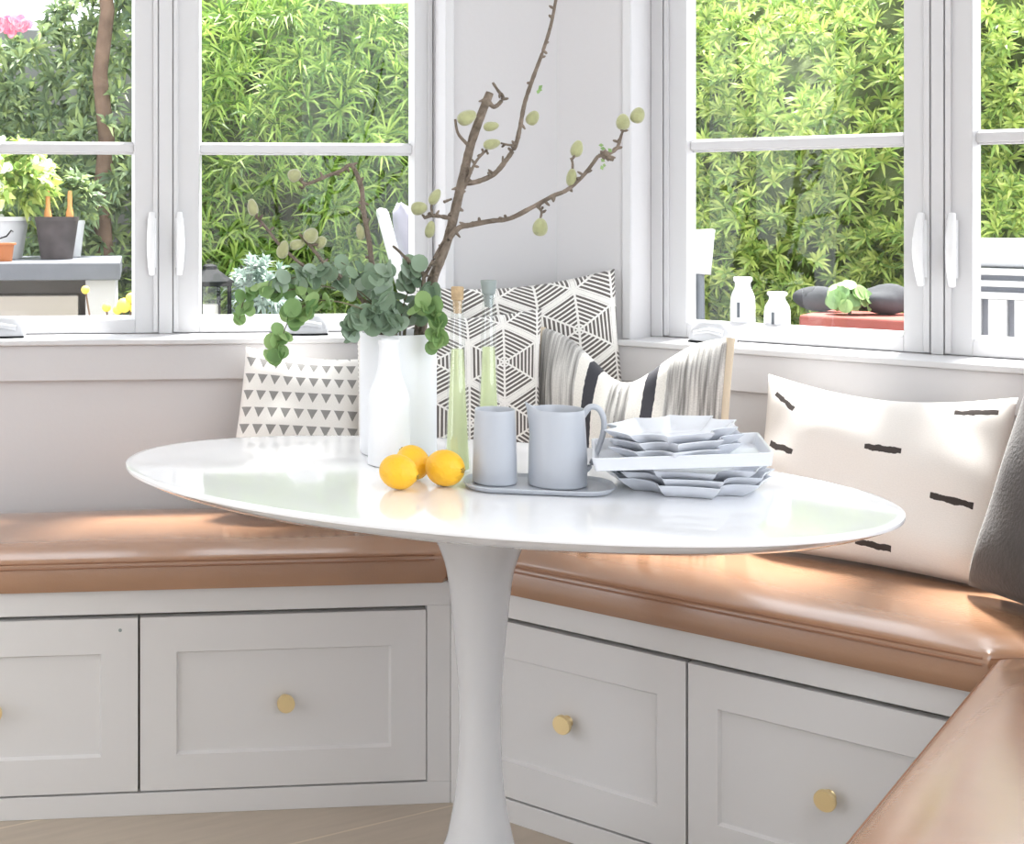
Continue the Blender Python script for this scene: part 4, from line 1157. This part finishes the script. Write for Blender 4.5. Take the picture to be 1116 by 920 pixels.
# garden chairs
def armchair(label, loc, yaw, hB, group):
    r = thing('garden_chair', label, 'chair', loc, (0, 0, yaw), group)
    w, d, sh = .50, .48, .42
    fr = MB()
    for x in (-w/2+.02, w/2-.02):
        fr.tube([(x, -d/2+.02, 0), (x, -d/2+.02, sh+.16)], .016, 8); fr.tube([(x, d/2-.02, 0), (x, d/2-.02, sh), (x, d/2+.14, hB-.04)], .018, 8)
        fr.tube([(x, -d/2, sh+.16), (x, d/2+.04, sh+.17)], .018, 8); fr.tube([(x, -d/2+.02, sh), (x, d/2-.02, sh)], .015, 8)
    fr.tube([(-w/2+.02, d/2+.14, hB-.04), (w/2-.02, d/2+.14, hB-.04)], .018, 8)
    fr.tube([(-w/2+.02, -d/2+.02, sh), (w/2-.02, -d/2+.02, sh)], .015, 8); fr.tube([(-w/2+.02, d/2-.02, sh), (w/2-.02, d/2-.02, sh)], .015, 8)
    fr.build('frame', M_outw, r, smooth=60)
    c = pillow_mesh(w-.06, d-.02, .10, .02, 14, ex=.25); cm = MB(); cm.add(c.v, c.f, Matrix.Translation((0, 0, sh+.062)) @ Matrix.Rotation(pi/2, 4, 'X')); cm.build('seat_pad', M_lav, r, smooth=180)
    c = pillow_mesh(w-.08, hB-sh-.08, .10, .02, 14, ex=.25); cm = MB()
    cm.add(c.v, c.f, Matrix.Translation((0, d/2+.005, (hB+sh)/2+.05)) @ Matrix.Rotation(-.27, 4, 'X')); cm.build('back_pad', M_lav, r, smooth=180)
p = P(530, YH, 4.85); p.z = GZ
armchair('white garden chair with pale lavender cushions beyond the left window edge', p, radians(86), 1.05, 'white garden chairs')
def side_chair(label, loc, yaw, hB, group):
    r = thing('garden_chair', label, 'chair', loc, (0, 0, yaw), group)
    w, d, sh = .46, .44, .44
    for x in (-1, 1):
        l = MB(); l.tube([(x*.21, -.21, 0), (x*.19, -.19, sh-.012)], [.012, .017], 8); l.build('leg', M_legs, r, smooth=60)
        l = MB(); l.tube([(x*.22, .24, 0), (x*.20, .19, sh), (x*.20, .245, hB-.12)], [.013, .018, .014], 8); l.build('leg', M_legs, r, smooth=60)
    c = MB(); c.box((-w/2, -d/2, sh-.0115), (w/2, d/2-.045, sh+.035)); c.build('seat', M_lav, r, smooth=0, bevel=.012)
    c = MB(); vs, fs = [], []; n = 10
    for j in range(5):
        for i in range(n+1):
            q = -1+2*i/n; z = hB-.135+.135*j/4
            vs.append((w/2*q*(1+.06*j/4), .275-.055*q*q+.02*j/4, z+.012*q*j/4))
    for j in range(4):
        for i in range(n): k = j*(n+1)+i; fs.append((k, k+1, k+n+2, k+n+1))
    c.add(vs, fs); c.build('backrest', M_outw, r, smooth=60, solid=.022)
    c = MB(); c.box((-.185, .205, sh+.04), (.185, .215, hB-.14), Matrix.Translation((0, 0, 0))); c.build('back_panel', M_legs, r, smooth=0, bevel=.003)
p = P(694, YH, 4.2); p.z = GZ
side_chair('white-backed garden chair on grey legs just outside the right window', p, radians(-16), .945, 'white garden chairs')
# white slatted sofa outside the far right pane
sf = thing('garden_sofa', 'white slatted garden sofa seen through the far right window', 'sofa'); sf.matrix_world = MR
u0 = .55; n0 = 1.05
zt, zc, z1_, z2_ = (zpix(MRi, 1092, q, n0) for q in (261, 293, 301, 318))
mb = MB()
mb.box((u0, n0, GZ), (u0+.05, n0+.06, zc)); mb.box((u0+1.5, n0, GZ), (u0+1.56, n0+.06, zc))
mb.box((u0, n0-.004, z1_+.002), (u0+1.56, n0+.05, zc)); mb.box((u0, n0+.62, GZ), (u0+.06, n0+.68, .5)); mb.box((u0+1.5, n0+.62, GZ), (u0+1.56, n0+.68, .5))
mb.box((u0, n0-.004, z2_+.012), (u0+1.56, n0+.05, z1_-.012)); mb.box((u0, n0-.004, z2_-.02), (u0+1.56, n0+.05, z2_-.002))
mb.box((u0, n0, .46), (u0+1.56, n0+.7, .50))
mb.build('frame', M_outw, sf, smooth=0, bevel=.004)
mb = MB(); mb.box((u0+.052, n0+.035, .501), (u0+1.498, n0+.05, zc-.002)); mb.build('back_board', M_greyline, sf, smooth=0)
mb = MB()
for i in range(24): mb.box((u0+.07+i*.06, n0+.004, .5005), (u0+.112+i*.06, n0+.034, z2_-.021))
mb.build('slats', M_outw, sf, smooth=0)
mb = MB(); mb.box((u0+.02, n0+.01, zc+.0005), (u0+1.54, n0+.20, zt)); mb.build('back_cushion', M_outw, sf, smooth=0, bevel=.03)
mb = MB(); mb.box((u0+.07, n0+.21, .5005), (u0+1.49, n0+.68, .62)); mb.build('seat_pad', M_lav, sf, smooth=0, bevel=.03)

# vases on the outer sill
def jar(px, n, w, h, neck, label):
    u = upix(MRi, px, n); p = MR @ Vector((u, n, SILL+.0002))
    r = thing('ceramic_bottle', label, 'bottle', p, (0, 0, ROTR), 'white bottles on the outer sill')
    R = w/2; mb = MB()
    mb.lathe(smooth_prof([(R*.86, 0), (R*.98, .004), (R, .02), (R, h*.55), (R*.93, h*.70), (R*.72, h*.80), (R*.62, h*.86), (R*.64, h*.92), (R*.76, h*.94), (R*.76, h*.985), (R*.66, h), (R*.5, h*.985), (R*.5, h*.9)], 2), None, 36)
    mb.build('body', M_matte, r, smooth=50)
    d = MB(); d.box((-.003, -R-.0012, h*.36), (.003, -R+.002, h*.60)); d.build('mark', M_legs, r, smooth=0)
jar(809.5, .165, .052, .138, .6, 'taller white ceramic bottle behind the right window glass')
jar(847, .165, .054, .108, .6, 'shorter white ceramic bottle right of the taller one behind the glass')
# low brick edging, rocks and a small bush beyond the right window
ze = zpix(MRi, 950, 347, 1.75)
be = MB(); be.box((-.02, 1.75, GZ), (.50, 2.05, ze)); o = be.build('brick_edging', M_red, smooth=0, bevel=.01); o.matrix_world = MR
tag(o, 'low red brick edging in front of the right hedge', 'edging')
rr = random.Random(3)
for i, (px, sz, lb) in enumerate(((893, .075, 'grey garden rock left of the small bush outside the right window'), (966, .085, 'grey garden rock right of the small bush outside the right window'))):
    u = upix(MRi, px, 1.93); mb = MB(); mb.ball((0, 0, sz*.55), (sz, sz*.7, sz*.55), None, 22, 14)
    ph = [rr.uniform(0, 6) for _ in range(4)]
    for p in mb.v:
        k = 1+.14*sin(30*p.x+ph[0])*sin(34*p.z+ph[1])+.10*sin(50*p.y+ph[2]+20*p.x); p.x *= k; p.y *= k; p.z *= k
    lo = min(p.z for p in mb.v)
    for p in mb.v: p.z -= lo
    o = mb.build('rock', M_rock, smooth=60); o.location = (MR @ Vector((u, 1.93, 0)))+Vector((0, 0, ze+.0005)); tag(o, lb, 'rock', 'garden rocks')
bp = MR @ Vector((upix(MRi, 926, 1.85), 1.85, ze+.0005))
bs = thing('small_bush', 'small round-leaved green bush on the brick edging', 'bush', bp)
lm = MB()
for k in range(70):
    d = Vector((rr.gauss(0, 1), rr.gauss(0, .7), abs(rr.gauss(0, 1)))).normalized()
    round_leaf(lm, d*.075*rr.random()**.4+Vector((0, 0, .03)), d+Vector((0, -.5, 0)), Vector((0, 0, 1)), .024)
lm.build('foliage', M_eucg, bs, smooth=60)
mb = MB(); mb.tube([(0, 0, 0), (0, 0, .05)], .006, 6); mb.build('stem', M_trunk, bs, smooth=60)
# parasol above
pc = P(468, YH, 4.2); tip = P(386, 5, 4.8)
pr = thing('parasol', 'white canvas parasol showing only its rim at the top of the left window', 'parasol', (pc.x, pc.y, GZ))
rim = tip-Vector((pc.x, pc.y, 0)); R0 = hypot(rim.x, rim.y); a0 = atan2(rim.y, rim.x); zr = tip.z-GZ
mb = MB(); vs = [(0, 0, zr+.28)]; n = 6
for i in range(n):
    a = a0+2*pi*i/n; vs.append((R0*cos(a), R0*sin(a), zr+.05))
for i in range(n):
    a = a0+2*pi*i/n; vs.append((R0*cos(a), R0*sin(a), zr))
fs = [(0, 1+i, 1+(i+1) % n) for i in range(n)]+[(1+i, 1+n+i, 1+n+(i+1) % n, 1+(i+1) % n) for i in range(n)]
mb.add(vs, fs); mb.build('canopy', M_canvas, pr, smooth=0, solid=.004)
mb = MB(); mb.lathe([(.22, 0), (.22, .05), (.03, .06), (.019, .09), (.019, zr+.27), (.012, zr+.32)], None, 20); mb.build('pole', M_outw, pr, smooth=40)

# ------------------------------------------------------------------ camera, light
cam = bpy.data.cameras.new('camera'); co = bpy.data.objects.new('camera', cam); COL.objects.link(co)
co.location = (0, 0, H); co.rotation_euler = (pi/2, 0, 0)
cam.sensor_fit = 'HORIZONTAL'; cam.sensor_width = 36; cam.lens = 36*F/1116
cam.shift_x = (558-PX0)/1116; cam.shift_y = -(460-YH)/1116
cam.clip_start = .05; cam.clip_end = 200
bpy.context.scene.camera = co
sun = bpy.data.lights.new('sun', 'SUN'); so = bpy.data.objects.new('sun', sun); COL.objects.link(so)
sun.energy = 26.0; sun.angle = radians(7); sun.color = (1, .98, .94)
so.rotation_euler = Vector((-.25, -.30, -1.0)).to_track_quat('-Z', 'Y').to_euler()
so.location = (0, 0, 6)
w = bpy.data.worlds.new('world'); bpy.context.scene.world = w; w.use_nodes = True
bg = w.node_tree.nodes['Background']; bg.inputs[0].default_value = (.89, .945, 1.0, 1); bg.inputs[1].default_value = 4.3
sc_ = bpy.context.scene
sc_.view_settings.view_transform = 'Standard'; sc_.view_settings.look = 'None'
sc_.view_settings.gamma = 1; sc_.view_settings.use_curve_mapping = False
sc_.view_settings.exposure = -0.28
sc_.cycles.max_bounces = 10; sc_.cycles.transparent_max_bounces = 16; sc_.cycles.use_denoising = True
